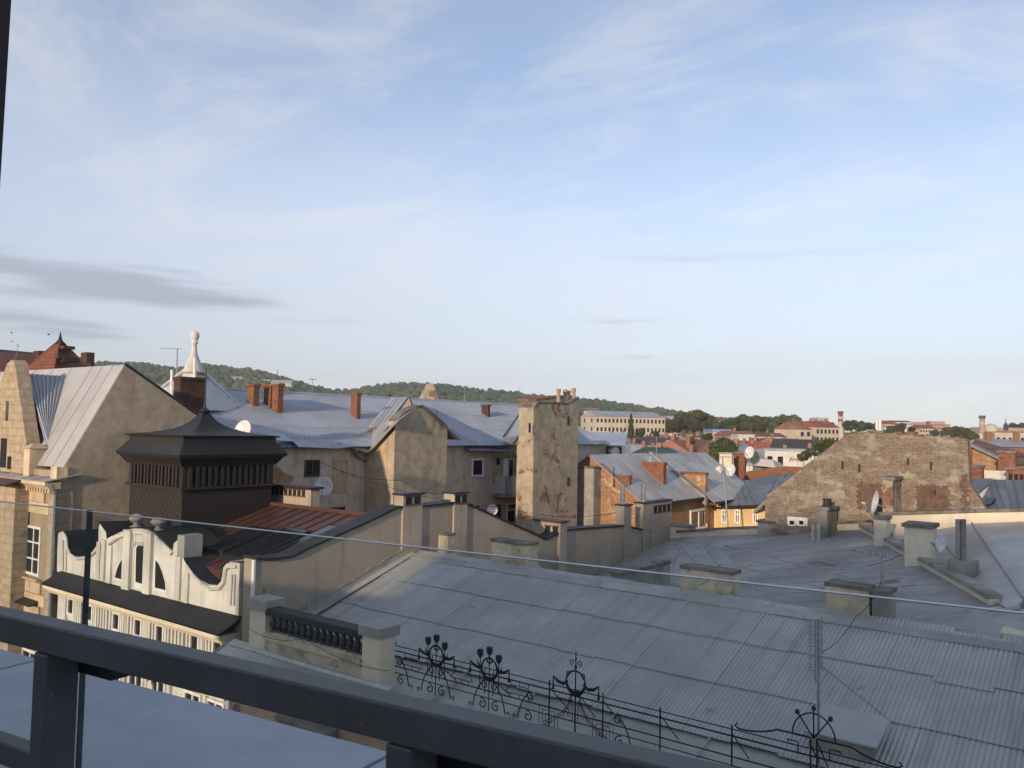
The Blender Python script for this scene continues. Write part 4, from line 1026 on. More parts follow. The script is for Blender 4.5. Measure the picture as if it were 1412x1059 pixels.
def stack(label, pxl, pxc, pxr, pyt, zb, face, vents=None, **k):
    # side face lies just proud of the party wall
    pc = AX(pxc, pyt, XW+.06); x0 = AY(pxl, pyt, pc.y).x; y1 = AX(pxr, pyt, XW+.06).y
    return chimney(label, min(x0, XW-.3), XW+.06, pc.y, y1, zb, pc.z, m='grey_plaster', amp=0, capm='dark_tin', capo=.05, caph=.05, vents=vents, **k)
stack('grey vent stack with two openings at the top of the sloping party wall', 545.5, 556.5, 583, 681, -6, 'X', ('X', 2, .10, .30, .12, 1.0))
stack('grey vent stack with two openings where the party wall starts to fall', 612, 627, 645, 679, -6, 'X', ('X', 2, .10, .32, .05, 1.1))
pc = AX(773, 719, XW+.12); 
chimney('broad tan vent stack standing low at the middle of the party wall', AY(738, 717, pc.y).x, pc.x, pc.y, AX(782, 719, pc.x).y, -7, pc.z, m='grey_plaster', amp=0, capm='red_tin', capo=.07, caph=.06, vents=('Y', 2, .20, .48, .40, 1.0))
stack('slim grey stack with a steel flue in front of the lit brick gable', 852, 861, 871, 696, -7, 'X', pots=((.4, .4, .1, .75, 'steel'),))
stack('wide grey stack with four square vents and a steel flue near the lit brick gable', 877, 887, 926, 693, -7.5, 'X', ('X', 4, .22, .48, .36, 1.0), pots=((.55, .12, .1, .75, 'steel'),))

# ============================================================ chimneys on the back slope of the corrugated roof
def cx(label, *a, **k): return chim_px(label, *a, **k)
cx('small narrow yellow brick chimney at the left end of the corrugated ridge', 605, 618, 628, 736, 17.25, -5, m='render_yellow', capo=.015, caph=.07, flash=RZ)
cx('squat weathered yellow chimney block on the corrugated ridge, second from the left', 677, 729, 742, 749, 17.3, -5, m='render_yellow', capo=.02, caph=.08, flash=RZ-.02, amp=.022)
x0_ = AY(843, 788, 18.0).x; xq = AY(857, 790, 18.0)
chimney('long grey plastered chimney wall with a crumbling top beyond the corrugated ridge', x0_, xq.x, 18.0, AX(924, 776, xq.x).y, -6, xq.z, m='concrete', capo=.02, caph=.09, amp=.02)
cx('wide yellow rendered chimney with broken top in the middle of the corrugated ridge', 939, 1011, 1020, 788, 17.3, -5.2, m='render_yellow', capo=.02, caph=.08, amp=.02, flash=RZ-.05)
t6 = cx('wide yellow rendered chimney carrying an aerial at the right of the corrugated ridge', 1139, 1198, 1206, 810, 17.35, -5.4, m='render_yellow', capo=.025, caph=.08, amp=.015)
p = AY(1203, 812, 17.5); q = AY(1226, 815, 17.5)
chimney('grey cement flue block joined to the yellow chimney with the aerial', p.x+.02, q.x, 17.4, 18.0, -5.6, p.z, m='concrete', capo=.03, caph=.08, amp=.02)
ab = AY(1216, 812, 17.7)
antenna('short mast with a small aerial on the right yellow chimney', (ab.x, 17.7, ab.z-.02), .68, (-.9, -.2, .1), .75, 6, .4, .03)

# ============================================================ flat bitumen roof behind, with parapets
A3 = AX(925, 742, XW+.05); B3 = AY(1195, 730, 30.0); C3 = AY(1378, 832, 20.0)
nf = (B3-A3).cross(C3-A3); 
if nf.z < 0: nf = -nf
def onroof(x, y): return Vector((x, y, A3.z-(nf.x*(x-A3.x)+nf.y*(y-A3.y))/nf.z))
fr = thing('flat_roof_house', 'house under a blue-grey bitumen roof with metal hip sheets behind the corrugated ridge', 'building', (-9, 24, GROUND))
pts = [onroof(XW+.05, 17.5), onroof(XW+.05, A3.y), B3, C3, onroof(C3.x+.1, 17.5)]
MB().prism([Vector((p.x, p.y, GROUND)) for p in pts], (0, 0, 8.0)).build('wall', G['concrete'], fr)
MB().prism(pts, (0, 0, -.9)).build('roof', G['felt'], fr)
# felt joints as narrow raised laps
for a, b2 in (((1000, 752), (1215, 808)), ((975, 770), (1140, 812)), ((1040, 775), (1290, 795)), ((1010, 756), (1200, 760))):
    def pr(px, py):
        r = ray(px, py); tt = A3.dot(nf)/r.dot(nf); return r*tt
    q0, q1 = pr(*a), pr(*b2); s_ = (q1-q0).cross(nf).normalized()*.035
    MB().prism([q0+s_, q1+s_, q1-s_, q0-s_], nf.normalized()*.008).build('felt_lap', G['felt'], fr)
# metal hip sheets at its left
for k, (a, b2, c_, d_) in enumerate((((902, 790), (922, 801), (938, 753), (926, 744)), ((923, 801), (950, 815), (964, 784), (939, 754)),
        ((940, 753), (965, 784), (998, 792), (967, 749)), ((965, 785), (951, 815), (1010, 832), (999, 793)), ((968, 749), (1000, 792), (1046, 815), (990, 752)))):
    P = []
    for px, py in (a, b2, c_, d_):
        r = ray(px, py); P.append(r*((A3.dot(nf)+.012*nf.length*(1+.2*(k%2)))/r.dot(nf)))
    MB().prism(P, -nf.normalized()*.02).build('metal_sheet', G['felt'], fr)
# far parapet with rough coping, cream piers
def parapet(parent, p0, p1, h, th, m, cap, name='parapet', lean=0, capname='coping_stone', ln=.9):
    p0, p1 = Vector(p0), Vector(p1); dd = (p1-p0); L0 = dd.length; dr = dd/L0; nn = Vector((-dr.y, dr.x, 0)).normalized()
    mb = MB(); mb.prism([p0-Vector((0, 0, .5)), p1-Vector((0, 0, .5)), p1+Vector((0, 0, h)), p0+Vector((0, 0, h))], nn*th); mb.build(name, G[m], parent)
    n = max(1, int(L0/ln))
    for i in range(n):
        a = p0+dr*(L0*i/n); b2 = p0+dr*(L0*(i+.985)/n); hh = h+.002+random.uniform(0, .012)
        mb = MB(); o0 = -nn*.06; 
        mb.prism([jit(a+o0+Vector((0, 0, hh)), .02), jit(b2+o0+Vector((0, 0, hh)), .02), jit(b2+nn*(th+.06)+Vector((0, 0, hh)), .02), jit(a+nn*(th+.06)+Vector((0, 0, hh)), .02)], (0, 0, .09+random.uniform(0, .02))); mb.build(capname, G[cap], parent)
parapet(fr, A3+Vector((.2, 0, .02)), B3, .22, .3, 'cream', 'coping')
parapet(fr, C3, B3, .08, .2, 'cream', 'concrete')
for k in range(13):
    y = 18.2+.95*k; f = (y-C3.y)/(B3.y-C3.y); xr_ = C3.x+(B3.x-C3.x)*max(0, f)-.1
    p0_, p1_ = onroof(XW+.2, y+random.uniform(-.1, .1)), onroof(xr_, y+random.uniform(-.1, .1))
    MB().prism([p0_, p1_, p1_+Vector((0, .05, .007)), p0_+Vector((0, .05, .007))], nf.normalized()*.006).build('felt_lap', G['felt'], fr)
for k in range(4):                                    # patches of newer felt
    x = random.uniform(-14, -5); y = random.uniform(20, 28); w = random.uniform(.5, 1.4); h = random.uniform(.4, .9)
    MB().prism([onroof(x, y), onroof(x+w, y+.1), onroof(x+w-.05, y+h), onroof(x+.03, y+h-.06)], nf.normalized()*.009).build('felt_patch', G['zinc_flat'], fr)
cp_ = AY(921, 722, A3.y); cq = AY(953, 745, A3.y)
chimney('cream plastered block at the left end of the far parapet', cp_.x, cq.x, A3.y-.1, A3.y+.5, cq.z-.5, cp_.z, m='cream', capo=.04, caph=.1)
chim_px('low grey block set into the far parapet near the lit yellow windows', 1045, 1068, 1079, 719, 30.6, -4.4, m='concrete', capo=.06, caph=.1)
chim_px('grey chimney with a dark cowl in front of the brick gable, left of the dish', 1127, 1141, 1154, 700, 29.2, -4.2, m='concrete', capo=.06, caph=.1, pots=((.5, .5, .16, .28, 'dark_tin'),))
for px, y0, y1 in ((1121, 735, 724), (1129, 738, 722)):
    p = AY(px, y0, 28.5); q = AY(px, y1, 28.5); o = MB().tube([p-Vector((0, 0, .3)), q], .05, 6).build('vent_pipe', G['pvc']); tag(o, 'thin white vent pipe on the flat roof, '+('shorter' if px < 1125 else 'taller')+' of the pair', 'pipe')
# roof to the right of the slanted parapet
D3 = AY(1412, 716, 29.3); E3 = AY(1218, 738, 29.0); 
fr2 = thing('mono_roof_house', 'house with a weathered grey sheet roof right of the slanted parapet', 'building', (0, 25, GROUND))
q1 = AY(1480, 716, 29.3); q2 = AY(1480, 842, 19.0); q3 = AY(1395, 842, 19.2); q0 = AY(1222, 742, 28.9)
vly = AY(1340, 722, 29.2); vl2 = AY(1412, 826, 20.0)
MB().slab([q0, vly, vl2, q3], .2).build('roof', G['zinc_flat'], fr2)
MB().slab([vly, q1, q2, vl2], .2).build('roof', G['zinc_flat'], fr2)
MB().prism([Vector((p.x, p.y, GROUND)) for p in (q0, q1, q2, q3)], (0, 0, 11)).build('wall', G['cream'], fr2)
MB().tube([vly+Vector((0, 0, .03)), vl2+Vector((0, 0, .03))], .03, 5).build('valley_seam', G['zinc_flat'], fr2)
parapet(fr2, AY(1212, 728, 29.4), AY(1500, 722, 29.4), .40, .3, 'cream', 'coping')
# near strip: lower roof with vent hoods
nr_ = thing('low_vented_roof', 'low grey roof with half-round vent hoods behind the right end of the corrugated ridge', 'roof', AY(1300, 880, 18))
k0 = AY(1215, 832, 19.4); k1 = AY(1450, 842, 18.6); k2 = AY(1450, 868, 17.6); k3 = AY(1225, 905, 17.2)
MB().slab([k0, k1, k2, k3], .15).build('roof_sheet', G['zinc_flat'], nr_)
nn_ = (k1-k0).cross(k3-k0)
def onr(px, py): r = ray(px, py); return r*(k0.dot(nn_)/r.dot(nn_))
for px, py in ((1264, 856), (1303, 858), (1313, 849), (1345, 855), (1356, 845), (1381, 844)):
    p = onr(px, py); q = onr(px+20, py-3); dr = (q-p).normalized()
    MB().tube([p+Vector((0, 0, .02)), p+dr*.32+Vector((0, 0, .03))], .055, 8).build('vent_hood', G['zinc_flat'], nr_)
P = [onr(1307, 872)+Vector((0, 0, .06)), onr(1345, 875)+Vector((0, 0, .06)), onr(1380, 868)+Vector((0, 0, .06)), onr(1425, 853)+Vector((0, 0, .06))]
MB().tube(P, .03, 6).build('gutter', G['zinc_flat'], nr_)
w0 = AY(1378, 890, 17.2); w1 = AY(1470, 868, 17.4)
MB().box(w0.x, w1.x+.6, 17.25, 17.9, -6, w0.z+.22).build('wall', G['cream'], nr_)
# objects on these roofs
chim_px('cream two-tier chimney base below the mounted dish at the brick gable', 1205, 1222, 1228, 713, 27.0, -4.4, m='cream', capo=.03, caph=.1)
chim_px('cream banded chimney beside the white dish on the right roof', 1247, 1284, 1292, 724, 24.0, -4.6, m='cream', capo=.06, caph=.1)
c_ = AY(1297, 748, 23.0); dish('white satellite dish beside the cream banded chimney on the right roof', c_, .26, (-.75, -.6, .25), c_+Vector((.35, .25, -.45)))
tp = thing('twin_flue_pipes', 'two tall grey cement flue pipes rising from a small block on the right roof', 'flue', AY(1330, 782, 22.5))
pb_ = AY(1328, 770, 22.5)
mb = MB(); roughbox(mb, pb_.x-.3, pb_.x+.28, 22.3, 22.9, pb_.z-.7, pb_.z-.05, .15, .015); mb.build('base_block', G['concrete'], tp)
for px in (1321, 1328.5):
    p = AY(px, 716, 22.5); MB().tube([(p.x, 22.5, pb_.z-.1), p], .06, 10).build('pipe', G['concrete'], tp)

# ============================================================ brick gable on the right
BY = 30.6
bg_ = thing('brick_gable_house', 'old house end with patchy plaster and brick gable wall, flat topped', 'building', (-8, BY+1, GROUND))
top = [(1055, 695), (1057, 683), (1084, 664), (1110, 642), (1140, 620), (1165, 600), (1178, 597), (1200, 595.5), (1215, 596), (1232, 598), (1262, 599), (1266, 601), (1295, 601.5), (1298, 603), (1320, 603), (1334, 606), (1336, 650), (1338, 668), (1352, 690), (1366, 713)]
P = []
for i in range(len(top)-1):
    a = AY(*top[i], BY); b2 = AY(*top[i+1], BY); n = max(1, int((b2-a).length/.16))
    for k in range(n):
        q = a.lerp(b2, k/n); P.append(q+Vector((0, 0, random.uniform(-.025, .025) if i > 5 else random.uniform(-.012, .012))))
P.append(AY(*top[-1], BY))
MB().prism([Vector((P[0].x, BY, GROUND))]+P+[Vector((P[-1].x, BY, GROUND))], (0, .45, 0)).build('gable_wall', G['gable_brick'], bg_)
# crumbling courses along the top: loose bricks and slabs
for i, q in enumerate(P[2:-20]):
    if random.random() < (.6 if q.x > AY(1170, 600, BY).x else .0):
        w = random.uniform(.15, .4); h = random.uniform(.04, .08); mb = MB()
        zz = q.z-.01; roughbox(mb, q.x-w/2, q.x+w/2, BY-.03, BY+.4, zz, zz+h, .1, .02); mb.build('loose_brick', G['coping' if random.random() < .6 else 'red_brick'], bg_)
# exposed brick patches, recessed pilaster strip, iron ties
for (x0, y0, x1, y1) in ((1183, 665, 1216, 705), (1264, 668, 1310, 708), (1326, 655, 1336, 702)):
    a = AY(x0, y0, BY); b2 = AY(x1, y1, BY); P2 = []
    n = 24
    for k in range(n): P2.append(Vector((a.x+(b2.x-a.x)*k/n, BY-.003, a.z+random.uniform(-.05, .05))))
    for k in range(n): P2.append(Vector((b2.x+random.uniform(-.08, .08), BY-.003, a.z+(b2.z-a.z)*k/n)))
    for k in range(n): P2.append(Vector((b2.x+(a.x-b2.x)*k/n, BY-.003, b2.z+random.uniform(-.08, .06))))
    for k in range(n): P2.append(Vector((a.x+random.uniform(-.08, .08), BY-.003, b2.z+(a.z-b2.z)*k/n)))
    MB().prism(P2, (0, .02, 0)).build('brick_patch', G['gable_dark'], bg_)
for px, y0, y1 in ((1162, 636, 647), (1185, 640, 651), (1252, 632, 641), (1284, 637, 648), (1289, 675, 682)):
    a = AY(px, y0, BY); b2 = AY(px, y1, BY); MB().box(a.x-.03, a.x+.03, BY-.05, BY-.001, b2.z, a.z).build('iron_tie', G['iron'], bg_)
MB().box(AY(1086, 716, BY).x, AY(1114, 716, BY).x, BY-.05, BY-.001, AY(1100, 724, BY).z, AY(1100, 713, BY).z).build('window_band', G['white_paint'], bg_)
for px in (1093, 1106): win(bg_, 'Y', AY(px-5, 719, BY).x, AY(px+5, 719, BY).x, AY(px, 725, BY).z, AY(px, 716, BY).z, BY-.052, 'white_paint', 0, 0, .05, .04)
chim_px('patchy peeling chimney with two metal flues against the brick gable', 1217, 1231, 1263, 658, 29.4, -4.6, m='patchy_brick', capo=.07, caph=.1, amp=.015, pots=((.45, .5, .09, .42, 'galv'), (.75, .55, .09, .45, 'galv')))
c_ = AY(1205, 693, 29.0); dish('rust-stained satellite dish on the brick gable wall', c_, .40, (-.86, -.42, .22), c_+Vector((.5, .9, -.3)), rusty=False)
# ============================================================ rear wing with the long blue tin roof
WX = -30.0; RX = -35.5
zeW = (AX(500, 613, WX).z+AX(650, 616, WX).z)/2; zrW = (AX(330, 540, RX).z+AX(700, 558, RX).z)/2
wy0 = 17.5; wy1 = 50.0
wg = thing('rear_wing', 'long rear wing with a blue tin roof and peeling courtyard walls', 'building', (WX-3, 28, GROUND))
MB().box(WX-11, WX, wy0, wy1+.5, GROUND, zeW-.05).build('wall', G['pink_plaster'], wg)
sv = Vector((RX-WX-.45, 0, zrW-zeW)); 
# corrugated sheets in three courses, each course in lengths
ny = 18
for r in range(3):
    for i in range(ny):
        y0 = wy0+(wy1-wy0)*i/ny; y1 = wy0+(wy1-wy0)*(i+1)/ny
        o = Vector((WX+.45, y1+.03, zeW))+sv*(r/3)+Vector((0, 0, .012*r+.006*(i % 2)))
        mb = MB(); corrugated(mb, o, (0, y0-y1-.06, 0), sv*(1/3+.02), .14, .016, 5); mb.build('roof_sheet', G['blue_tin'], wg, fix=False, smooth=True)
MB().slab([(RX, wy0, zrW), (RX, wy1+.5, zrW), (RX-6, wy1+.5, zeW-.2), (RX-6, wy0, zeW-.2)], .05).build('back_roof', G['blue_tin'], wg)
MB().prism([(WX, wy0+.01, zeW-.04), (RX, wy0+.01, zrW-.05), (RX-5.5, wy0+.01, zeW-.04)], (0, wy1-wy0+.4, 0)).build('roof_body', G['felt'], wg)
for i in range(14):
    a = wy0+(wy1-wy0)*i/14; b2 = wy0+(wy1-wy0)*(i+1)/14
    MB().tube([(RX, a, zrW+.03), (RX, b2-.01, zrW+.03)], .09, 6).build('ridge_cap', G['blue_tin'], wg)
# crooked eave gutter sheets
pts = [(378, 607), (404, 608), (412, 616), (440, 617), (465, 618), (490, 615)]
for i in range(len(pts)-1):
    a = AX(*pts[i], WX+.55); b2 = AX(*pts[i+1], WX+.55)
    MB().slab([a, b2, b2+Vector((-.7, 0, .28)), a+Vector((-.7, 0, .28))], .03).build('gutter_sheet', G['blue_tin'], wg)
for px0, px1, py in ((648, 680, 621), (680, 708, 622)):
    a = AX(px0, py, WX+.5); b2 = AX(px1, py, WX+.5); MB().slab([a, b2, b2+Vector((-.6, 0, .26)), a+Vector((-.6, 0, .26))], .03).build('gutter_sheet', G['blue_tin'], wg)
for k in range(5):
    p = AX(655+14*k, 612, WX+.42); MB().tube([p-Vector((0, 0, .15)), p+Vector((0, 0, .22))], .015, 4).build('snow_guard_post', G['galv'], wg)
# valley strip and far hip at the tower
v0 = AX(694, 604, WX+.4); v1 = AX(722, 564, -34.0)
MB().tube([v0+Vector((0, 0, .06)), v1+Vector((0, 0, .06))], .05, 5).build('valley', G['dark_tin'], wg)
MB().slab([AX(694, 606, WX+.42), AX(715, 600, -27.6), AX(742, 570, -27.8), AX(735, 558, -31.0), AX(724, 563, -33.6)], .05).build('hip_roof', G['blue_tin'], wg)
a = [AX(px, py, -28.6) for px, py in ((721, 592), (733, 581), (734, 590), (722, 594))]
# windows and walled-up window in the near part
def onW(px, py): return AX(px, py, WX)
def winW(px0, py0, px1, py1, fr='white_paint', nv=1, nh=0, fw=.07):
    a = onW(px0, py0); b2 = onW(px1, py1); return win(wg, 'X', a.y, b2.y, b2.z, a.z, WX, fr, nv, nh, fw, .06)
winW(420, 634, 440, 657, 'wood', 1, 0, .06); winW(455, 700, 475, 711, 'wood', 1, 0, .06)
winW(650, 632, 666, 657, 'white_paint', 0, 0, .12); winW(648, 696, 662, 704, 'white_paint', 1, 0, .08); winW(698, 694, 710, 722, 'white_paint', 0, 1, .1); winW(684, 696, 690, 716, 'wood', 0, 0, .06)
a = onW(459, 634); b2 = onW(478, 679)
MB().box(WX+.001, WX+.03, a.y, b2.y, b2.z, a.z).build('blocked_window', G['ochre_plaster'], wg)
a = onW(380, 640); b2 = onW(406, 700)
P = [onW(px, py)+Vector((.012, 0, 0)) for px, py in ((374, 640), (382, 642), (392, 652), (404, 657), (405, 664), (395, 668), (404, 680), (404, 700), (372, 700))]
MB().prism(P, (-.02, 0, 0)).build('brick_patch', G['old_brick'], wg)
# loggia and balcony
a = onW(680, 628); b2 = onW(713, 655)
MB().box(WX+.002, WX+.05, a.y, b2.y, b2.z-.4, a.z).build('loggia_back', G['ochre_plaster'], wg)
win(wg, 'X', onW(699, 640).y, onW(707, 640).y, b2.z-.3, a.z-.2, WX+.052, 'white_paint', 0, 0, .06, .05, 'balcony_door')
MB().box(WX+.052, WX+.09, onW(693, 640).y, onW(698, 640).y, b2.z-.3, a.z-.2).build('door_leaf', G['white_paint'], wg)
win(wg, 'X', onW(683, 640).y, onW(688, 640).y, a.z-.55, a.z-.15, WX+.052, 'wood', 0, 0, .04, .04)
ba = onW(681, 655); bb = onW(713, 655); zb0 = onW(690, 680).z
bx0 = WX+.85
MB().box(WX, bx0+.06, ba.y-.05, bb.y+.05, zb0-.16, zb0).build('balcony_slab', G['concrete'], wg)
for k in range(22):
    y = ba.y+(bb.y-ba.y)*k/21; MB().box(bx0-.015, bx0+.015, y-.04, y+.045, zb0+.03, zb0+.98).build('balcony_slat', G['pvc'], wg)
for k in range(9):
    x = WX+.03+(bx0-WX-.06)*k/8; MB().box(x-.04, x+.045, ba.y-.02, ba.y+.01, zb0+.03, zb0+.98).build('balcony_slat', G['pvc'], wg)
MB().box(WX, bx0+.03, ba.y-.04, ba.y-.005, zb0+.985, zb0+1.04).build('balcony_rail', G['pvc'], wg); MB().box(bx0-.03, bx0+.03, ba.y, bb.y, zb0+.985, zb0+1.04).build('balcony_rail', G['pvc'], wg)
# downpipes
MB().tube([AX(489, 617, WX+.4), AX(493, 628, WX+.2), AX(507, 636, WX+.12), AX(505, 715, WX+.12)], .075, 8).build('downpipe', G['galv'], wg)
MB().tube([AX(707, 622, WX+.4), AX(713, 632, WX+.2), AX(711, 722, WX+.15)], .075, 8).build('downpipe', G['galv'], wg)
# cross gable: street-side ochre wall and the blank wall towards us
CX_ = -28.0
cg_y0 = AX(505, 640, WX).y; 
cg = thing('cross_gable', 'ochre plastered cross gable with a blank pointed end wall', 'building', (-29, cg_y0+2, GROUND))
top = [(545, 581), (553, 573), (563, 566), (574, 561), (580, 560), (588, 564), (600, 574), (611, 583), (617, 590)]
T = [AX(px, py, CX_) for px, py in top]
cg_y0 = T[0].y
MB().prism([Vector((CX_, T[0].y, GROUND))]+T+[Vector((CX_, T[-1].y, GROUND))], (-.45, 0, 0)).build('end_wall', G['beige_plaster'], cg)
T2 = [AY(px, py, cg_y0+.01) for px, py in ((505, 628), (512, 622), (530, 603), (545, 590))]
MB().prism([Vector((T2[0].x-.05, cg_y0, GROUND)), Vector((T2[0].x-.05, cg_y0, T2[0].z))]+[Vector((t.x, cg_y0, t.z)) for t in T2]+[Vector((CX_-.46, cg_y0, T2[-1].z+.1)), Vector((CX_-.46, cg_y0, GROUND))], (0, .4, 0)).build('street_wall', G['ochre_plaster'], cg)
MB().box(WX-.5, CX_-.47, cg_y0+.41, T[-1].y, GROUND, zeW-.05).build('wall', G['pink_plaster'], cg)
# verge stones on the end wall
for i in range(len(T)-1):
    a, b2 = T[i], T[i+1]; MB().prism([a+Vector((.05, 0, .0)), b2+Vector((.05, 0, .0)), b2+Vector((-.5, 0, .0)), a+Vector((-.5, 0, .0))], (0, 0, .05)).build('verge_cap', G['coping'], cg)
# roofs of the gable and glazed dormer
e0 = AY(508, 624, cg_y0-.3); e1 = AY(548, 580, cg_y0-.3)
kx = (zrW-zeW)/(RX-WX-.45)
def onmain(px, py, lift=.03):
    """point of the long roof plane seen at a photo pixel"""
    r = ray(px, py); t_ = (zeW+lift-kx*(WX+.45))/(r.z-kx*r.x); return r*t_
def mainx(z): return (z-zeW)/kx+WX+.45
ap = T[4]
q_ = [onmain(466, 611, .06), e0, e1, ap+Vector((-.05, -.1, .06)), onmain(566, 563, .08), onmain(515, 590, .06)]
for tri_ in ((0, 1, 5), (1, 2, 5), (2, 3, 5), (3, 4, 5)):
    MB().slab([q_[k] for k in tri_], .05).build('lean_roof', G['zinc_flat'], cg)
lo_ = T[-1]+Vector((.12, .9, -.55))
MB().slab([ap+Vector((.12, 0, .06)), lo_, Vector((mainx(lo_.z), lo_.y, lo_.z+.04))], .07).build('gable_roof', G['slate_tin'], cg)
MB().slab([ap+Vector((.12, 0, .06)), Vector((mainx(lo_.z), lo_.y, lo_.z+.04)), onmain(590, 562, .05)], .05).build('gable_roof', G['blue_tin'], cg)
gl0 = [onmain(508, 588, .35), onmain(534, 585, .65), onmain(563, 547, .75), onmain(540, 548, .35)]
a, b2, c_, d_ = gl0
for i in range(4):
    f0, f1 = i/4, (i+.9)/4
    o = MB().slab([a.lerp(b2, f0), a.lerp(b2, f1), d_.lerp(c_, f1), d_.lerp(c_, f0)], .08).build('dormer_glazing', G['blue_tin' if i % 2 else 'pale_tin'], cg)
tri = [gl0[1]+Vector((.05, .05, -.1)), ap+Vector((-.5, -.1, .1)), gl0[2]+Vector((.05, .05, -.05))]
MB().prism(tri, (-.15, .1, 0)).build('dormer_side', G['ochre_plaster'], cg)
MB().tube([tri[1], tri[2]], .05, 5).build('dormer_verge', G['dark_tin'], cg); MB().tube([tri[0], tri[2]], .05, 5).build('dormer_verge', G['dark_tin'], cg)
p0 = AX(598, 590, CX_+.1); p1 = AX(603, 566, CX_+.1); o = MB().tube([p0, p1], .02, 4).build('roof_spike', G['iron'], cg)
# chimneys of the long roof, set on its plane
def roofchim(label, pxl, pxc, pxr, pyt, foot, **k):
    f = onmain(pxc, foot); return chim_px(label, pxl, pxc, pxr, pyt, f.y, f.z-.5, **k)
roofchim('slender red brick chimney on the blue roof, leftmost of the three', 342, 350, 358, 529, 561, m='red_brick', capm='red_brick', capo=.05, caph=.12)
roofchim('broad red brick double chimney in the middle of the blue roof', 364, 384, 391.5, 529, 570, m='red_brick', capm='red_brick', capo=.05, caph=.12)
roofchim('single brown brick chimney on the blue roof beside the glazed dormer', 484, 493, 498, 542, 578, m='red_brick', capm='red_brick', capo=.06, caph=.1)
roofchim('small brown brick chimney on the far blue roof left of the tall wall', 664, 673, 676, 558, 575, m='dark_brick', capm='dark_brick', capo=.05, caph=.1)
c_ = AX(446, 671, WX+.8); dish('big white satellite dish on the peeling courtyard wall', c_, .43, (.55, -.8, .2), c_+Vector((-.7, .35, -.3)))
c_ = AX(679, 703, WX+1.2); dish('small white dish on the courtyard wall under the balcony', c_, .30, (.55, -.8, .2), c_+Vector((-1.1, .3, -.2)))
c_ = AT(334, 593, 30); dish('half-hidden pale dish behind the dark tower roof', c_, .38, (.2, -.95, .3), c_+Vector((0, .3, -.9)))
# ============================================================ tall blank wall with clay pots
TX = -26.0
tl = thing('tall_wall_house', 'tall narrow plastered wall block topped with clay flue pots', 'building', (TX-1, 38, GROUND))
top = [(736, 600), (736, 562), (741, 556), (765, 556), (782, 557), (790, 553), (798, 549)]
T = [AX(px, py, TX) for px, py in top]
ty_ = T[0].y
MB().prism([Vector((TX, ty_, GROUND))]+T+[Vector((TX, T[-1].y, GROUND))], (-1.0, 0, 0)).build('wall', G['old_plaster'], tl)
q = AY(713, 612, ty_+.3)
MB().box(q.x, TX-.9, ty_+.3, T[-1].y-.3, GROUND, q.z).build('side_pier', G['ochre_plaster'], tl)
MB().prism([(q.x-.08, ty_+.2, q.z), (TX-.95, ty_+.2, AY(735, 601, ty_).z), (TX-.95, ty_+.2, q.z)], (0, .9, 0)).build('pier_cap', G['coping'], tl)
for i in range(1, len(T)-1):
    a, b2 = T[i], T[i+1]; n = max(1, int((b2-a).length/.35))
    for k in range(n):
        u0 = a.lerp(b2, k/n); u1 = a.lerp(b2, (k+.97)/n); mb = MB(); mb.prism([jit(u0+Vector((.05, 0, 0)), .03), jit(u1+Vector((.05, 0, 0)), .03), jit(u1+Vector((-1.05, 0, .0)), .03), jit(u0+Vector((-1.05, 0, 0)), .03)], (0, 0, .07)); mb.build('coping_stone', G['coping'], tl)
a = AX(740, 553, TX-.9); b2 = AX(792, 547, TX-.9)
MB().prism([a, a+Vector((0, 0, .12)), b2+Vector((0, 0, .1)), b2], (-1.4, 0, 0)).build('roof_edge', G['rust'], tl)
for i, (px, y0, y1) in enumerate(((770, 552, 536), (779, 555, 537), (784, 550, 538), (791, 550, 535), (781, 557, 545))):
    p = AX(px, y0, TX-.35-.12*(i % 3)); q = AX(px, y1, TX-.35-.12*(i % 3))
    MB().lathe(p-Vector((0, 0, .15)), [(.13, 0), (.12, .1), (.10, (q.z-p.z)*.8), (.13, (q.z-p.z)*.85+.1), (.13, q.z-p.z+.15), (.09, q.z-p.z+.15), (.09, q.z-p.z)], 10).build('clay_pot', G['clay_pot'], tl)
for px, py in ((783, 580), (783, 664), (730, 590)):
    p = AX(px, py, TX); MB().box(TX-.01, TX+.05, p.y-.06, p.y+.06, p.z-.25, p.z+.25).build('wall_tie', G['iron'], tl)
# dark block standing in for the tall wall's shadow on the brick
an = thing('shadow_block', 'dark block standing in for the shadow beside the tall blank wall', 'building', (-26, 42, GROUND))
a = AY(798, 645, 41.2); b2 = AY(819, 645, 41.2)
MB().box(a.x-.6, b2.x, 41.2, 44, GROUND, a.z).build('wall', G['concrete'], an)
MB().box(a.x-.6, b2.x+.05, 41.15, 44, a.z+.002, a.z+.1).build('coping', G['coping'], an)
# ============================================================ lit brick gable house
LY = 42.0
lb = thing('lit_brick_house', 'sunlit brick gable house with a blue roof, right of the tall blank wall', 'building', (-25, 48, GROUND))
top = [(812, 628), (820, 634), (845, 655), (868, 676), (884, 691)]
T = [AY(px, py, LY) for px, py in top]
MB().prism([Vector((T[0].x-3.5, LY, GROUND)), Vector((T[0].x-3.5, LY, T[-1].z))]+T+[Vector((T[-1].x, LY, GROUND))], (0, .45, 0)).build('gable_wall', G['old_brick'], lb)
rx = T[0].x; ex = T[-1].x+.35; rz_ = T[0].z; ez_ = T[-1].z-.2; ly1 = 58
MB().box(rx-3.5, T[-1].x, LY+.46, ly1, GROUND, ez_+.05).build('wall', G['old_brick'], lb)
sheets(lb, (ex, LY-.15, ez_), (ex, 49.5, ez_), (rx, 49.5, rz_+.05), (rx, LY-.15, rz_+.05), 5, G['zinc_flat'], .012, 'roof_sheet')
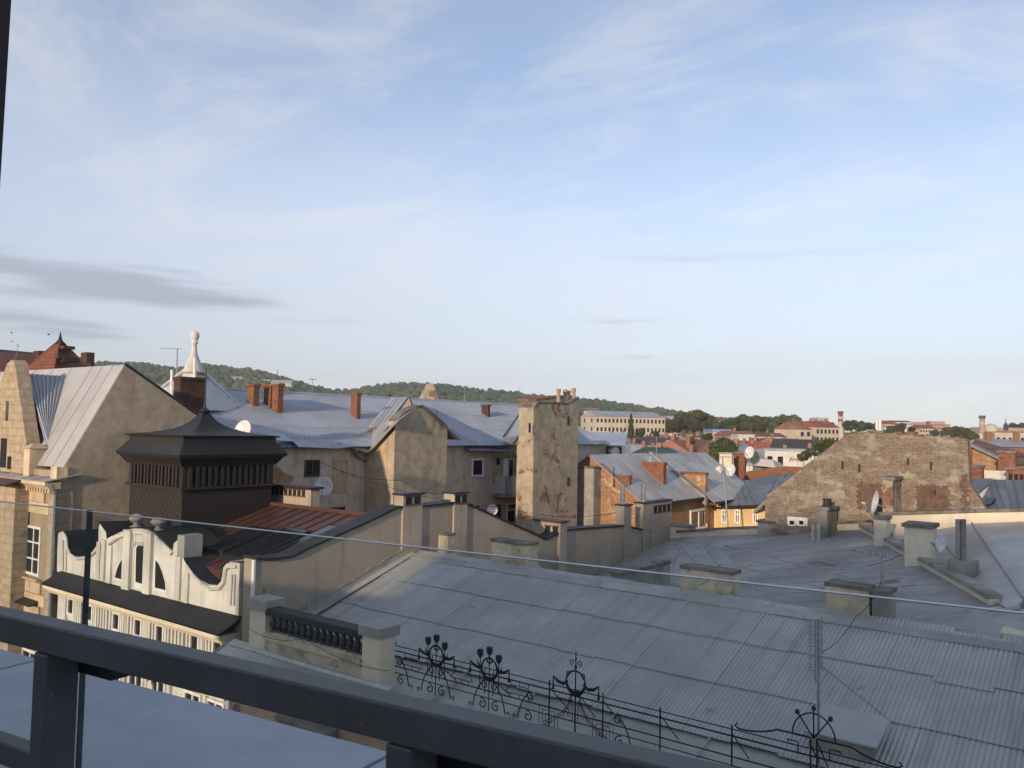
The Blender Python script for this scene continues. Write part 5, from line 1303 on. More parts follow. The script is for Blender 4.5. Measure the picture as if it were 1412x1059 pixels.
sheets(lb, (ex+.6, 49.9, ez_-.3), (ex+.6, ly1, ez_-.3), (rx+.2, ly1, rz_-.05), (rx+.2, 49.9, rz_-.05), 5, G['zinc_flat'], .012, 'roof_sheet')
MB().slab([(rx, LY-.1, rz_), (rx, ly1, rz_), (rx-4, ly1, ez_), (rx-4, LY-.1, ez_)], .05).build('back_roof', G['blue_tin'], lb)
MB().prism([(rx, 49.52, rz_+.15), (ex+.15, 49.52, ez_+.08), (ex+.15, 49.52, ez_-.5), (rx, 49.52, rz_-.5)], (0, .36, 0)).build('fire_wall', G['concrete'], lb)
MB().tube([(ex+.05, LY-.2, ez_-.03), (ex+.05, 49.4, ez_-.03)], .08, 6).build('gutter', G['dark_tin'], lb)
MB().tube([(ex+.65, 50, ez_-.33), (ex+.65, ly1, ez_-.33)], .08, 6).build('gutter', G['dark_tin'], lb)
for k in range(9): MB().box(ex+.05, ex+.55, 50.2+.9*k, 50.32+.9*k, ez_-.5, ez_-.36).build('rafter_tail', G['wood'], lb)
p0 = AX(958, 704, ex); p1 = AX(981, 728, ex)
win(lb, 'X', p0.y, p1.y, p1.z, p0.z, T[-1].x+.01, 'white_paint', 1, 0, .14, .08)
for px, y0, y1 in ((847, 644, 672), (828, 672, 680), (826, 685, 694)):
    a = AY(px, y0, LY); b2 = AY(px, y1, LY); MB().tube([a-Vector((0, .05, 0)), b2-Vector((0, .05, 0))], .03, 4).build('iron_tie', G['iron'], lb)
chim_px('small sunlit brick chimney low on the blue roof of the brick gable house', 853, 868, 871, 656, 42.6, -5, m='red_brick', capm='red_brick', capo=.04, caph=.1)
chim_px('large wide brick chimney in the middle of the blue roof', 886, 915, 919, 638, 46.5, -5, m='red_brick', capm='red_brick', capo=.05, caph=.12, pots=((.3, .5, .06, .35, 'pvc'),))
chim_px('low wide sunlit brick chimney at the right end of the blue roof', 935, 973, 976, 652, 50.4, -6, m='old_brick', capm='red_brick', capo=.05, caph=.12)
chim_px('dark patchy chimney with white sides behind the ridge dish', 829, 856, 859, 615, 50.0, -4, m='dark_brick', capm='concrete', capo=.06, caph=.08)
for px in (823, 861):
    p = AY(px-3.5, 614, 49.8); q = AY(px+3.5, 627, 49.8); o = MB().box(p.x, q.x, 49.8, 50.3, q.z-1, p.z).build('flue_box', G['white_paint']); tag(o, 'white rendered flue box '+('left' if px < 840 else 'right')+' of the dark chimney on the blue ridge', 'flue')
c_ = AY(848, 624, 48.5); dish('white satellite dish on the ridge of the blue roof', c_, .36, (-.1, -.97, .2), c_+Vector((0, .4, -.7)))
c_ = AY(952, 706, 50.0); dish('white satellite dish beside the lit courtyard windows', c_, .38, (-.1, -.97, .2), c_+Vector((-.6, .5, -.3)))
# yellow courtyard house
YY = 52.0
yl = thing('yellow_courtyard_house', 'sunlit yellow courtyard front with tall windows under a grey seamed roof', 'building', (-18, 55, GROUND))
a = AY(978, 700, YY); b2 = AY(1070, 700, YY)
MB().box(a.x, b2.x+3, YY, YY+6, GROUND, a.z+.25).build('wall', G['yellow_wall'], yl)
for px in (999, 1017, 1042):
    p = AY(px-4, 702, YY); q = AY(px+4, 722, YY); win(yl, 'Y', p.x, q.x, q.z, p.z, YY, 'white_paint', 1, 1, .1, .06)
e0 = AY(997, 697, YY-.5); e1 = AY(1064, 694, YY-.5); h1 = AY(1130, 652, 60.0); h0 = AY(1075, 653, 60.0); hv = AY(1018, 664, 58)
sheets(yl, AY(998, 697, YY-.5), AY(1052, 695, YY-.5), AY(1032, 662, 59.0), AY(1000, 660, 59.0), 5, G['slate_tin'], .05, 'roof_sheet')
sheets(yl, AY(1052, 695, YY-.5), AY(1140, 660, YY-2.0), AY(1150, 652, 60.0), AY(1075, 653, 60.0), 7, G['slate_tin'], .05, 'roof_sheet')
MB().slab([AY(1052, 695, YY-.5), AY(1075, 653, 60.0), AY(1032, 662, 59.0)], .06).build('hip_sheet', G['slate_tin'], yl)
MB().tube([AY(996, 699, YY-.55), AY(1052, 698, YY-.55)], .08, 6).build('gutter', G['dark_tin'], yl)
MB().tube([AY(1040, 706, YY-.3), AY(1058, 690, YY-2.2)], .1, 6).build('roof_strut', G['pvc'], yl)
am2 = AY(1005, 728, 48.0); at2 = AY(996, 630, 48.0)
antenna('leaning dark antenna mast in front of the yellow courtyard house', am2-Vector((0, 0, .5)), (at2-am2).z+.5, (.9, .3, 0), 1.0, 4, .3, .05, (at2.x-am2.x, 0))
chim_px('cream rendered flue block with two dishes behind the blue roof', 953, 980, 988, 637, 58, -8, m='cream', capm='concrete', capo=.06, caph=.08)
chim_px('tall pale cement chimney beside the rusty brick stack', 992, 1009, 1012, 624, 62, -9, m='cream', capm='concrete', capo=.08, caph=.1)
chim_px('rusty brick stack right of the tall pale cement chimney', 1012, 1027, 1029, 623, 64, -9, m='red_brick', capm='coping', capo=.05, caph=.1)
c_ = AY(990, 650, 56); dish('white dish turned left below the pale cement chimney', c_, .40, (-.5, -.85, .2), c_+Vector((.3, .5, -.4)))
c_ = AY(1007, 648, 56); dish('white dish on the pale cement chimney foot', c_, .45, (-.35, -.9, .2), c_+Vector((.3, .5, -.5)))
c_ = AY(1033, 624, 62); dish('white dish high on a pole beside the rusty brick stack', c_, .48, (-.35, -.9, .2), c_+Vector((-.1, .2, -1.6)))
o = MB().prism([AY(1022, 665, 60.5), AY(1125, 651, 60.5), AY(1125, 645, 60.5), AY(1075, 643, 60.5), AY(1030, 650, 60.5)], (0, .5, 0)).build('brick_parapet', G['red_brick']); tag(o, 'low ragged red brick parapet behind the grey seamed roof', 'wall')
o = MB().prism([AY(1040, 642, 64), AY(1070, 645, 64), AY(1065, 634, 64), AY(1040, 632, 64)], (0, 2.0, -.3)).build('skylight_box', G['pale_tin']); tag(o, 'shiny metal roof box behind the brick parapet', 'skylight')
# white wall with scribbled tag
gw = thing('graffiti_wall', 'white rendered wall with a black scribbled graffiti tag by the brick gable', 'wall', AY(1098, 648, 62))
P = [AY(px, py, 62) for px, py in ((1080, 648), (1081, 629), (1122, 629), (1122, 640), (1100, 650))]
MB().prism(P, (0, .4, 0)).build('wall', G['white_plaster'], gw)
S = [(1089, 636), (1091, 631), (1093, 636), (1094, 631), (1096, 635), (1098, 632), (1099, 636), (1101, 632), (1103, 636), (1104, 633), (1106, 636), (1108, 634)]
MB().tube([AY(px, py, 61.98) for px, py in S], .04, 4).build('graffiti', G['iron'], gw)

# ============================================================ far right roofs
fr3 = thing('seamed_roof_house', 'house with a dark grey standing seam roof at the right edge', 'building', (-2, 40, GROUND))
sheets(fr3, AY(1362, 712, 33.0), AY(1450, 718, 33.0), AY(1450, 663, 38.5), AY(1335, 660, 38.5), 9, G['slate_tin'], .05, 'roof_sheet')
MB().prism([AY(1338, 665, 37.8), AY(1368, 664, 37.5), AY(1346, 682, 36.2)], (0, .2, .12)).build('dormer_roof', G['slate_tin'], fr3)
MB().prism([AY(1349, 683, 35.6), AY(1361, 672, 35.6), AY(1354, 687, 35.4)], (.05, .2, .05)).build('dormer_cheek', G['white_plaster'], fr3)
MB().prism([AY(1359, 690, 34.9), AY(1373, 690, 34.9), AY(1366, 699, 34.3), AY(1357, 699, 34.3)], (0, 0, .1)).build('roof_window', G['pane'], fr3)
MB().box(AY(1340, 700, 33.4).x, 12, 33.4, 45, GROUND, -4.2).build('wall', G['cream'], fr3)
chim_px('low red brick chimney block just right of the brick gable', 1336, 1354, 1357, 642, 40, -4.5, m='red_brick', capo=.05, caph=.1)
o = MB().box(AY(1354, 660, 41).x, AY(1388, 660, 41).x, 41, 41.5, -4, AY(1370, 649, 41).z).build('white_parapet', G['white_plaster']); tag(o, 'short white rendered parapet at the right, above the seamed roof', 'wall')
chim_px('tall red brick stack at the right, above the white parapet', 1376, 1400, 1402, 622, 44, -4.5, m='red_brick', capo=.05, caph=.1)
chim_px('red brick stack with three dark vents at the right edge', 1389, 1425, 1427, 645, 39.5, -4, m='red_brick', capo=.06, caph=.1, vents=('Y', 4, .3, .6, .05, .9))
hg = thing('half_gable_house', 'pale half gable with a sloping rusty verge at the right', 'building', AY(1356, 650, 47)-Vector((0, 0, 14)))
MB().prism([AY(1339, 650, 47), AY(1339, 615, 47), AY(1376, 632, 47), AY(1376, 650, 47)], (0, .4, 0)).build('gable', G['old_brick'], hg)
MB().tube([AY(1339, 614, 46.9), AY(1378, 632, 46.9)], .12, 6).build('verge', G['slate_tin'], hg)
MB().box(AY(1336.5, 620, 46.8).x, AY(1339.5, 620, 46.8).x, 46.8, 47.2, -8, AY(1338, 612, 46.8).z).build('downpipe', G['rust'], hg)
MB().prism([AY(1339, 613, 47.2), AY(1376, 630, 47.2), AY(1420, 628, 60), AY(1345, 605, 60)], (0, 0, -.1)).build('roof', G['red_tile'], hg)
MB().box(AY(1340, 650, 47).x, AY(1376, 650, 47).x, 47.5, 56, GROUND, AY(1376, 650, 47).z).build('wall', G['old_brick'], hg)

# ============================================================ spire roof with ball finial
p_ = onmain(292, 561); ts = p_.dot(CAMROT @ Vector((0, 0, -1)))+.6; sc_ = ts/46
sp = thing('metal_spire_roof', 'pale ribbed metal pyramid roof ending in a ball finial', 'roof', AT(272, 565, ts))
apx = AT(267, 505, ts); zb_ = AT(270, 566, ts).z; hw = 2.05*sc_
c0 = Vector((apx.x, apx.y, zb_)); rot = R(20)
cor = [c0+Vector((hw*math.cos(rot+R(45+90*k))*1.414, hw*math.sin(rot+R(45+90*k))*1.414, 0)) for k in range(4)]
tf = .12
for k in range(4):
    a, b2 = cor[k], cor[(k+1) % 4]; t0 = apx.lerp(a, tf); t1 = apx.lerp(b2, tf); t0.z = t1.z = apx.z-.1
    mb = MB(); corrugated_poly(mb, [a, b2, t1, t0], (b2-a), (apx-(a+b2)/2), .2, .03, 4); mb.build('ribbed_side', G['white_tin'], sp, fix=False)
    MB().tube([a, t0], .07, 5).build('hip_cap', G['white_tin'], sp)
hf = AT(267, 455, ts).z-apx.z
MB().lathe(apx-Vector((0, 0, .2)), [(q*sc_, h) for q, h in [(.62, -.10), (.55, 0), (.36, .25*hf), (.22, .40*hf), (.15, .55*hf), (.13, .74*hf), (.2, .76*hf), (.2, .79*hf), (.13, .82*hf), (.21, .87*hf), (.26, .96*hf), (.21, 1.05*hf), (.08, 1.10*hf)]], 16).build('ball_finial', G['white_plaster'], sp, smooth=True)
for px, y0, y1 in ((237, 550, 510), (268.5, 520, 493)):
    p = AT(px, y0, ts-1.9); q = AT(px, y1, ts-1.9); MB().tube([p-Vector((0, 0, .3)), q], .065, 8).build('vent_pipe', G['white_paint'], sp)
MB().box(c0.x-hw*.9, c0.x+hw*.9, c0.y-hw*.9, c0.y+hw*.9, -2.0, zb_).build('wall', G['cream'], sp)
a = AT(243, 525, 40); antenna('thin aerial pole beside the sooty brick stack', a-Vector((0, 0, 1.5)), 3.05, (-.75, -.6, 0), 1.0, 2, .25, .03)
# pale pointed gable behind the blue roof
p = [AT(px, py, 62) for px, py in ((571, 562), (588, 530), (591, 528.5), (596, 528.5), (598, 531), (609, 562))]
o = MB().prism([Vector((p[0].x, p[0].y, GROUND))]+p+[Vector((p[-1].x, p[-1].y, GROUND))], (-.35, .45, 0)).build('pointed_gable', G['old_plaster']); tag(o, 'pale pointed stone gable tip rising behind the blue roof', 'gable')
# ============================================================ red tiled roofs at the far left
rt = thing('tiled_roof_house', 'dark red tiled roof with a steep pyramid turret at the far left', 'building', AT(60, 600, 62)-Vector((0, 0, 16)))
t = 62
def lt(px, py, tt=t): return AT(px, py, tt)
MB().slab([lt(-60, 478, 66), lt(72, 490, 66), lt(56, 540, 60), lt(-60, 540, 60)], .1).build('roof', G['dark_tile'], rt)
MB().slab([lt(96, 492, 66), lt(123, 493, 66), lt(134, 540, 60), lt(96, 540, 60)], .1).build('roof', G['dark_tile'], rt)
MB().tube([lt(-60, 478, 66), lt(72, 490, 66)], .1, 5).build('ridge_tile', G['dark_tin'], rt)
ac = lt(83, 468, 60); bz = lt(85, 517, 60).z; bw = 1.75; rot = R(14)
cc = [Vector((ac.x+bw*1.414*math.cos(rot+R(45+90*k)), ac.y+bw*1.414*math.sin(rot+R(45+90*k)), bz)) for k in range(4)]
for k in range(4):
    MB().add([cc[k], cc[(k+1) % 4], ac], [(0, 1, 2)]).build('turret_roof', G['red_tile'], rt, fix=False); MB().tube([cc[k], ac], .06, 5).build('hip_tile', G['red_tile'], rt)
MB().lathe(ac-Vector((0, 0, .35)), [(.35, 0), (.18, .25), (.1, .5), (.05, .75), (.01, .95)], 8).build('finial', G['dark_tin'], rt)
p = lt(86, 499, 58.3); MB().prism([p+Vector((-.45, 0, 0)), p+Vector((.45, 0, 0)), p+Vector((.25, 0, .35)), p+Vector((-.25, 0, .35))], (.2, .9, 0)).build('eyelid_window', G['dark_void'], rt)
p = lt(78, 492, 58.3); MB().box(p.x-.25, p.x+.25, p.y, p.y+.8, p.z-.1, p.z+.15).build('dormer_vent', G['dark_tile'], rt)
p = lt(85, 479, 59.2); MB().box(p.x-.3, p.x+.3, p.y, p.y+.8, p.z-.1, p.z+.12).build('dormer_vent', G['dark_tile'], rt)
MB().box(ac.x-1.6, ac.x+1.6, ac.y-1.6, ac.y+1.6, GROUND, bz-.02).build('turret_wall', G['red_brick'], rt)
for k in range(4):
    a, b2 = cc[k], cc[(k+1) % 4]
    for j in range(3):
        q = a.lerp(b2, (j+.5)/3); MB().taper(q.x-.3, q.x+.3, q.y-.3, q.y+.3, bz-.75, q.x-.22, q.x+.22, q.y-.22, q.y+.22, bz-.1).build('merlon', G['cream'], rt)
for px, py in ((55, 486), (121, 488)):
    p = lt(px, py, 65.5); MB().box(p.x-.5, p.x+.5, p.y-.3, p.y+.3, p.z-1, p.z+.1).build('chimney', G['dark_brick'], rt)
MB().box(lt(-60, 540, 61).x, lt(130, 540, 61).x, lt(40, 540, 61).y-2, lt(40, 540, 61).y+6, GROUND, lt(40, 540, 61).z).build('wall', G['cream'], rt)
a = lt(22, 486, 64); antenna('small aerial leaning on the dark red tiled ridge', a-Vector((0, 0, .5)), 1.0, (.8, -.5, .2), .5, 3, .3, .02, (.35, 0))
# birds
bm_ = MB(); bm_.lathe((0, 0, 0), [(.01, -.12), (.05, -.06), (.055, .02), (.035, .09), (.008, .13)], 6, (1, 0, 0))
bm_.add([(0, .03, .02), (.05, .03, .02), (-.06, .34, .14), (-.02, .03, .02)], [(0, 1, 2, 3)]); bm_.add([(0, -.03, .02), (.05, -.03, .02), (-.06, -.34, .14), (-.02, -.03, .02)], [(0, 1, 2, 3)])
bird_me = bm_.mesh('bird'); bird_me.materials.append(G['bird_dark'])
for (px, py, tt, lab) in ((16, 459, 95, 'tiny dark bird in the sky, highest over the tiled roof at the left edge'), (17, 471, 85, 'tiny dark bird in the sky, just above the left tiled ridge'), (67, 461, 62, 'small dark bird in the sky left of the turret tip')):
    o = bpy.data.objects.new('bird', bird_me); col.objects.link(o); o.location = AT(px, py, tt); o.rotation_euler = (R(random.uniform(-30, 30)), 0, R(random.uniform(0, 360))); tag(o, lab, 'bird', 'birds over the left roofs')
# wires
wire('thin cable strung from the courtyard wall across to the party wall stacks', [AX(440, 636, WX+.1), AX(555, 662, -24), AX(625, 678, XW-.2)], .25, .012)
wire('long thin cable crossing low in front of the tall blank wall', [AX(470, 650, WX+.1), AX(700, 700, -22), AX(860, 705, XW)], .3, .01)

# snow guard along the eave of the long roof, more aerials and cables over the roofs
for k in range(16):
    p = onmain(395+6*k, 604, .0); 
    if k < 14: MB().tube([p-Vector((0, 0, .05)), p+Vector((.05, 0, .16))], .012, 4).build('snow_guard_post', G['galv'], wg)
MB().tube([onmain(395, 604, .13), onmain(473, 604, .13)], .015, 4).build('snow_guard_rail', G['galv'], wg)
antenna('thin aerial on the ridge of the blue roof above the dish', onmain(430, 552, 0), 1.1, (.7, -.6, 0), .8, 5, .4, .015)
antenna('small aerial on the long blue ridge left of the tall wall', onmain(640, 562, 0), 1.3, (.8, .5, 0), .8, 5, .4, .018)
antenna('slim aerial on the brick chimney of the blue roofed gable house', Vector((AY(905, 638, 46.8).x, 46.8, AY(905, 638, 46.8).z)), 1.6, (.8, .4, 0), .9, 6, .5, .02)
wire('thin cable hanging from the big courtyard dish to the vent block', [AX(447, 672, WX+.7), AX(436, 690, -25), AX(425, 705, -22)], .1, .008)
wire('slack cable from the aerial chimney down to the corrugated roof', [AY(1216, 800, 17.7), AY(1180, 850, 16.6), AY(1130, 900, 14.8)], .12, .008)
wire('pair cable across the flat roof toward the cream banded chimney', [AY(1000, 752, 29.5), AY(1130, 775, 25), AY(1250, 762, 24)], .25, .008)
wire('thin line from the left balustrade post down to the gutter pipe', [AY(345, 868, 11.2), AY(420, 880, 11.1), AY(535, 925, 11.2)], .12, .006)
HAZE = 0.0002
# ============================================================ city beyond
def hz(px): return 588+(px-706)*math.tan(ROLL)
fw_ = Vector((-math.sin(YAW), math.cos(YAW), 0)); rt_ = Vector((math.cos(YAW), math.sin(YAW), 0))
weathered('far_cream', (.44, .385, .30), .85, 1.08, .15, .2, rough=.9, bumps=0); weathered('far_white', (.50, .48, .44), .88, 1.06, .15, .2, rough=.9, bumps=0)
weathered('far_pink', (.36, .26, .21), .85, 1.08, .15, .2, rough=.9, bumps=0); weathered('far_red', (.24, .07, .05), .75, 1.2, .3, .2, rough=.8, bumps=0)
weathered('far_orange', (.22, .105, .07), .75, 1.2, .3, .2, rough=.8, bumps=0); weathered('far_grey', (.27, .28, .30), .8, 1.15, .3, .2, rough=.6, bumps=0)
weathered('far_green', (.035, .06, .055), .8, 1.2, .3, .2, rough=.7, bumps=0); weathered('far_brown', (.13, .075, .055), .8, 1.2, .3, .2, rough=.8, bumps=0)
weathered('far_brickwall', (.23, .13, .085), .75, 1.2, .5, .3, rough=.9, bumps=0); weathered('far_dark', (.05, .05, .052), .8, 1.2, .3, .1, rough=.7, bumps=0)
weathered('far_blue', (.16, .24, .40), .9, 1.1, .3, .1, rough=.6, bumps=0)
BOXW = MB().box(-.5, .5, -.5, .5, -.5, .5).mesh('window'); BOXW.materials.append(G['pane'])
BOXC = MB().box(-.5, .5, -.5, .5, 0, 1).mesh('chimney'); BOXC.materials.append(G['far_brickwall'])
def house(label, pxl, pxr, py_eave, py_ridge, t, depth, wall, roof, rot=0, hip=0.0, nwin=0, rows=1, chim=1, group=None, name='town_house', winrow_h=3.0, flat=False, cat='building', sidewin=0, axis='x'):
    """house whose front spans photo columns pxl..pxr at t metres; the ridge runs along the front"""
    a = AT(pxl, py_eave, t); b = AT(pxr, py_eave, t)
    w = (Vector((b.x, b.y, 0))-Vector((a.x, a.y, 0))).length; c = (a+b)/2
    ze = c.z; zr = AT((pxl+pxr)/2, py_ridge, t+depth/2).z
    r_ = thing(name, label, cat, (c.x, c.y, GROUND), group)
    ang = YAW+rot; r_.rotation_euler = (0, 0, ang)
    H = ze-GROUND
    def part(nm, mb, m):
        me = mb.mesh(nm); me.materials.append(m); o = bpy.data.objects.new(nm, me); col.objects.link(o); o.parent = r_; return o
    part('wall', MB().box(-w/2, w/2, 0, depth, 0, H), G[wall])
    e = .3
    if flat:
        part('roof', MB().box(-w/2-.15, w/2+.15, -.15, depth+.15, H+.002, H+max(.3, zr-ze)), G[roof])
    elif axis == 'x':
        hx = hip*w/2; Z = H+zr-ze
        mb = MB(); mb.add([(-w/2-e, -e, H-.05), (w/2+e, -e, H-.05), (w/2+e, depth+e, H-.05), (-w/2-e, depth+e, H-.05), (-w/2-e+hx, depth/2, Z), (w/2+e-hx, depth/2, Z)],
               [(0, 1, 5, 4), (1, 2, 5), (2, 3, 4, 5), (3, 0, 4), (0, 3, 2, 1)]); part('roof', mb, G[roof])
    else:
        Z = H+zr-ze
        mb = MB(); mb.add([(-w/2-e, -e, H-.05), (w/2+e, -e, H-.05), (w/2+e, depth+e, H-.05), (-w/2-e, depth+e, H-.05), (0, -e, Z), (0, depth+e, Z)],
               [(0, 1, 4), (1, 2, 5, 4), (2, 3, 5), (3, 0, 4, 5), (0, 3, 2, 1)]); part('roof', mb, G[roof])
    for rr_ in range(rows):
        for i in range(nwin):
            o = bpy.data.objects.new('window', BOXW); col.objects.link(o); o.parent = r_
            o.location = (-w/2+w*(i+.5)/nwin, -.01, H-1.7-winrow_h*rr_); o.scale = (min(1.3, w/nwin*.5), .12, min(1.6, winrow_h*.5))
        for i in range(sidewin):
            for s in (-1, 1):
                o = bpy.data.objects.new('window', BOXW); col.objects.link(o); o.parent = r_
                o.location = (s*(w/2+.01), depth*(i+.5)/sidewin, H-1.7-winrow_h*rr_); o.scale = (.12, min(1.3, depth/sidewin*.45), min(1.6, winrow_h*.5))
    for k in range(chim):
        o = bpy.data.objects.new('chimney', BOXC); col.objects.link(o); o.parent = r_
        f = (k+.5)/chim+random.uniform(-.15, .15); o.location = (-w/2+w*f, depth*random.uniform(.35, .6), H+.1); o.scale = (random.uniform(.45, .9), random.uniform(.4, .6), max(.8, (zr-ze)+random.uniform(.4, 1.1)))
    return r_
# ---- landmarks
lbk = house('long four-storey cream block with a grey hipped roof and rows of windows', 818, 922, 575, 567.5, 345, 17, 'far_cream', 'far_grey', R(16), .08, 18, 4, 0, name='apartment_block', winrow_h=3.6, sidewin=2)
house('cream villa with a bright red hipped roof and balconies above the slate block', 1100, 1121, 592, 581, 300, 14, 'far_cream', 'far_orange', R(20), .3, 2, 2, 1)
house('stepped cream terrace with red roof bays right of the red villa', 1121, 1161, 589, 581, 318, 12, 'far_cream', 'far_red', R(20), .1, 6, 2, 3)
house('long dark slate roofed building below the red villa', 1062, 1166, 627, 606, 150, 14, 'far_dark', 'far_dark', R(-22), .08, 0, 1, 0)
house('white walled strip house under the dark slate roof', 1056, 1125, 622, 620, 138, 8, 'far_white', 'far_grey', R(-22), 0, 5, 1, 2, flat=True)
house('house with a dark green roof in the packed roofs', 905, 946, 630, 617, 120, 12, 'far_brickwall', 'far_green', R(10), .25, 0, 1, 1)
house('house with a crimson roof and dormers left of the dark tree', 944, 978, 610, 601, 215, 14, 'far_cream', 'far_red', R(-10), .05, 3, 2, 1)
house('flat blue roofed hall before the trees', 983, 1008, 596, 592, 290, 14, 'far_cream', 'far_blue', R(0), 0, 2, 1, 0, flat=True)
house('large peach hall with a white lower front', 1003, 1043, 601, 594, 270, 18, 'far_pink', 'far_orange', R(0), .1, 0, 1, 1)
o = house('white shed front below the peach hall', 1018, 1040, 600.5, 600, 255, 8, 'far_white', 'far_white', R(0), 0, 0, 1, 0, flat=True)
house('long low house with a brown red roof at the right of the peach hall', 1044, 1085, 602, 597, 280, 12, 'far_cream', 'far_brown', R(0), .15, 6, 1, 1)
house('small cream house between the trees with a dark red roof', 991, 1004, 581, 577, 560, 14, 'far_cream', 'far_red', R(0), .2, 2, 1, 0)
house('pale roofed shed among the trees right of the long block', 921, 936, 577, 574, 480, 16, 'far_white', 'far_grey', R(0), 0, 0, 1, 0, flat=True)
house('blue roofed house with a small gable dormer behind the ridge dish', 812, 858, 613, 596, 78, 9, 'far_brickwall', 'blue_tin', R(-10), .05, 0, 1, 0)
house('cream tower block on the skyline right of the red villa', 1128, 1143, 578, 576, 900, 20, 'far_cream', 'far_cream', 0, 0, 4, 3, 0, flat=True)
house('pale tall block on the skyline beside the striped chimney', 1096, 1103, 577, 576, 900, 20, 'far_pink', 'far_pink', 0, 0, 2, 3, 0, flat=True)
house('cream barrack with a dark red roof above the brick gable', 1217, 1238, 585, 580, 620, 16, 'far_cream', 'far_red', R(0), .1, 6, 2, 0)
house('white roofed long block on the skyline above the brick gable', 1232, 1258, 582, 580, 680, 16, 'far_white', 'far_red', 0, .02, 8, 2, 0)
house('pink flat block on the skyline above the brick gable', 1258, 1276, 584, 582, 700, 16, 'far_pink', 'far_pink', 0, 0, 5, 2, 0, flat=True)
house('cream low wing with dark red roof below the pink tower blocks', 1268, 1291, 591, 586, 560, 14, 'far_cream', 'far_red', 0, .1, 6, 1, 0)
house('large pinkish tower block on the skyline', 1284, 1302, 583.5, 581, 760, 20, 'far_pink', 'far_pink', R(-15), 0, 7, 6, 0, flat=True)
house('lower pinkish block attached right on the skyline', 1300, 1310, 587, 585, 770, 18, 'far_pink', 'far_pink', R(-15), 0, 4, 5, 0, flat=True)
house('long pinkish barracks row at the far right skyline', 1356, 1440, 593, 590, 640, 18, 'far_pink', 'far_pink', 0, 0, 26, 3, 0, flat=True)
house('cream flat house with stepped roof at the right edge', 1374, 1412, 600, 597, 330, 14, 'far_cream', 'far_cream', R(-12), 0, 5, 2, 3, flat=True)
house('small white flat annex left of the cream stepped house', 1366, 1380, 608, 606, 320, 10, 'far_white', 'far_white', R(-12), 0, 1, 1, 0, flat=True)
house('blue grey roofed house under the cream stepped house', 1380, 1440, 616, 606, 110, 10, 'far_brickwall', 'far_grey', R(5), .1, 0, 1, 2)
house('purple grey tin roof house at the right edge', 1392, 1450, 640, 620, 66, 9, 'far_brickwall', 'far_brown', R(5), .05, 0, 1, 0)
# white twin silo
sw_ = thing('white_silo', 'pair of white upright tanks on the skyline above the brick gable', 'tank', AT(1211, 588, 420))
for px in (1209, 1213.5):
    p = AT(px, 591, 420); q = AT(px, 579, 420); MB().lathe((p.x, p.y, p.z-10), [(.75, 0), (.75, q.z-p.z+10), (.4, q.z-p.z+10.4)], 12).build('tank', G['white_paint'], sw_)
# striped chimney and brick tower
def sky_tower(name, label, px, y0, y1, t, r, bands):
    p = AT(px, y0, t); q = AT(px, y1, t); T_ = thing(name, label, 'tower', (p.x, p.y, GROUND)); n = len(bands)
    z0 = p.z; 
    MB().box(p.x-r*1.25, p.x+r*1.25, p.y-r*1.25, p.y+r*1.25, GROUND, z0-.01).build('base', G['far_cream'], T_)
    for i, m in enumerate(bands):
        a = z0+(q.z-z0)*i/n; b2 = z0+(q.z-z0)*(i+1)/n; rr_ = r*(1.12 if i == n-1 else 1-.03*i)
        MB().lathe((p.x, p.y, a), [(rr_, 0), (rr_, b2-a)], 10).build('band', G[m], T_)
    return T_
sky_tower('striped_chimney_tower', 'tall red and white banded chimney tower on the skyline', 1159, 585, 567, 520, 1.6, ['far_cream', 'far_red', 'far_cream', 'far_red', 'far_brown'])
sky_tower('slim_brick_tower', 'slim pinkish brick tower with a cap on the right skyline', 1354.5, 598, 573, 520, 1.7, ['far_pink', 'far_pink', 'far_pink', 'far_cream', 'far_pink', 'far_brown'])
dm = AT(1366, 595, 600); d_o = MB().lathe((dm.x, dm.y, dm.z-.5), [(5.4, 0), (5.2, 2), (4.2, 4.2), (2.4, 5.6), (.5, 6.2)], 16).build('pale_dome', G['far_cream'], smooth=True); tag(d_o, 'small pale dome beside the slim brick tower', 'dome')
sk = AT(1387, 592, 600); s_o = MB().lathe((sk.x, sk.y, sk.z-1), [(1.6, 0), (1.5, 3), (1.9, 3.3), (.9, 5), (.35, 6), (.12, 9), (.02, 10)], 8).build('church_lantern', G['far_dark']); tag(s_o, 'dark little church lantern spire on the right skyline', 'spire')
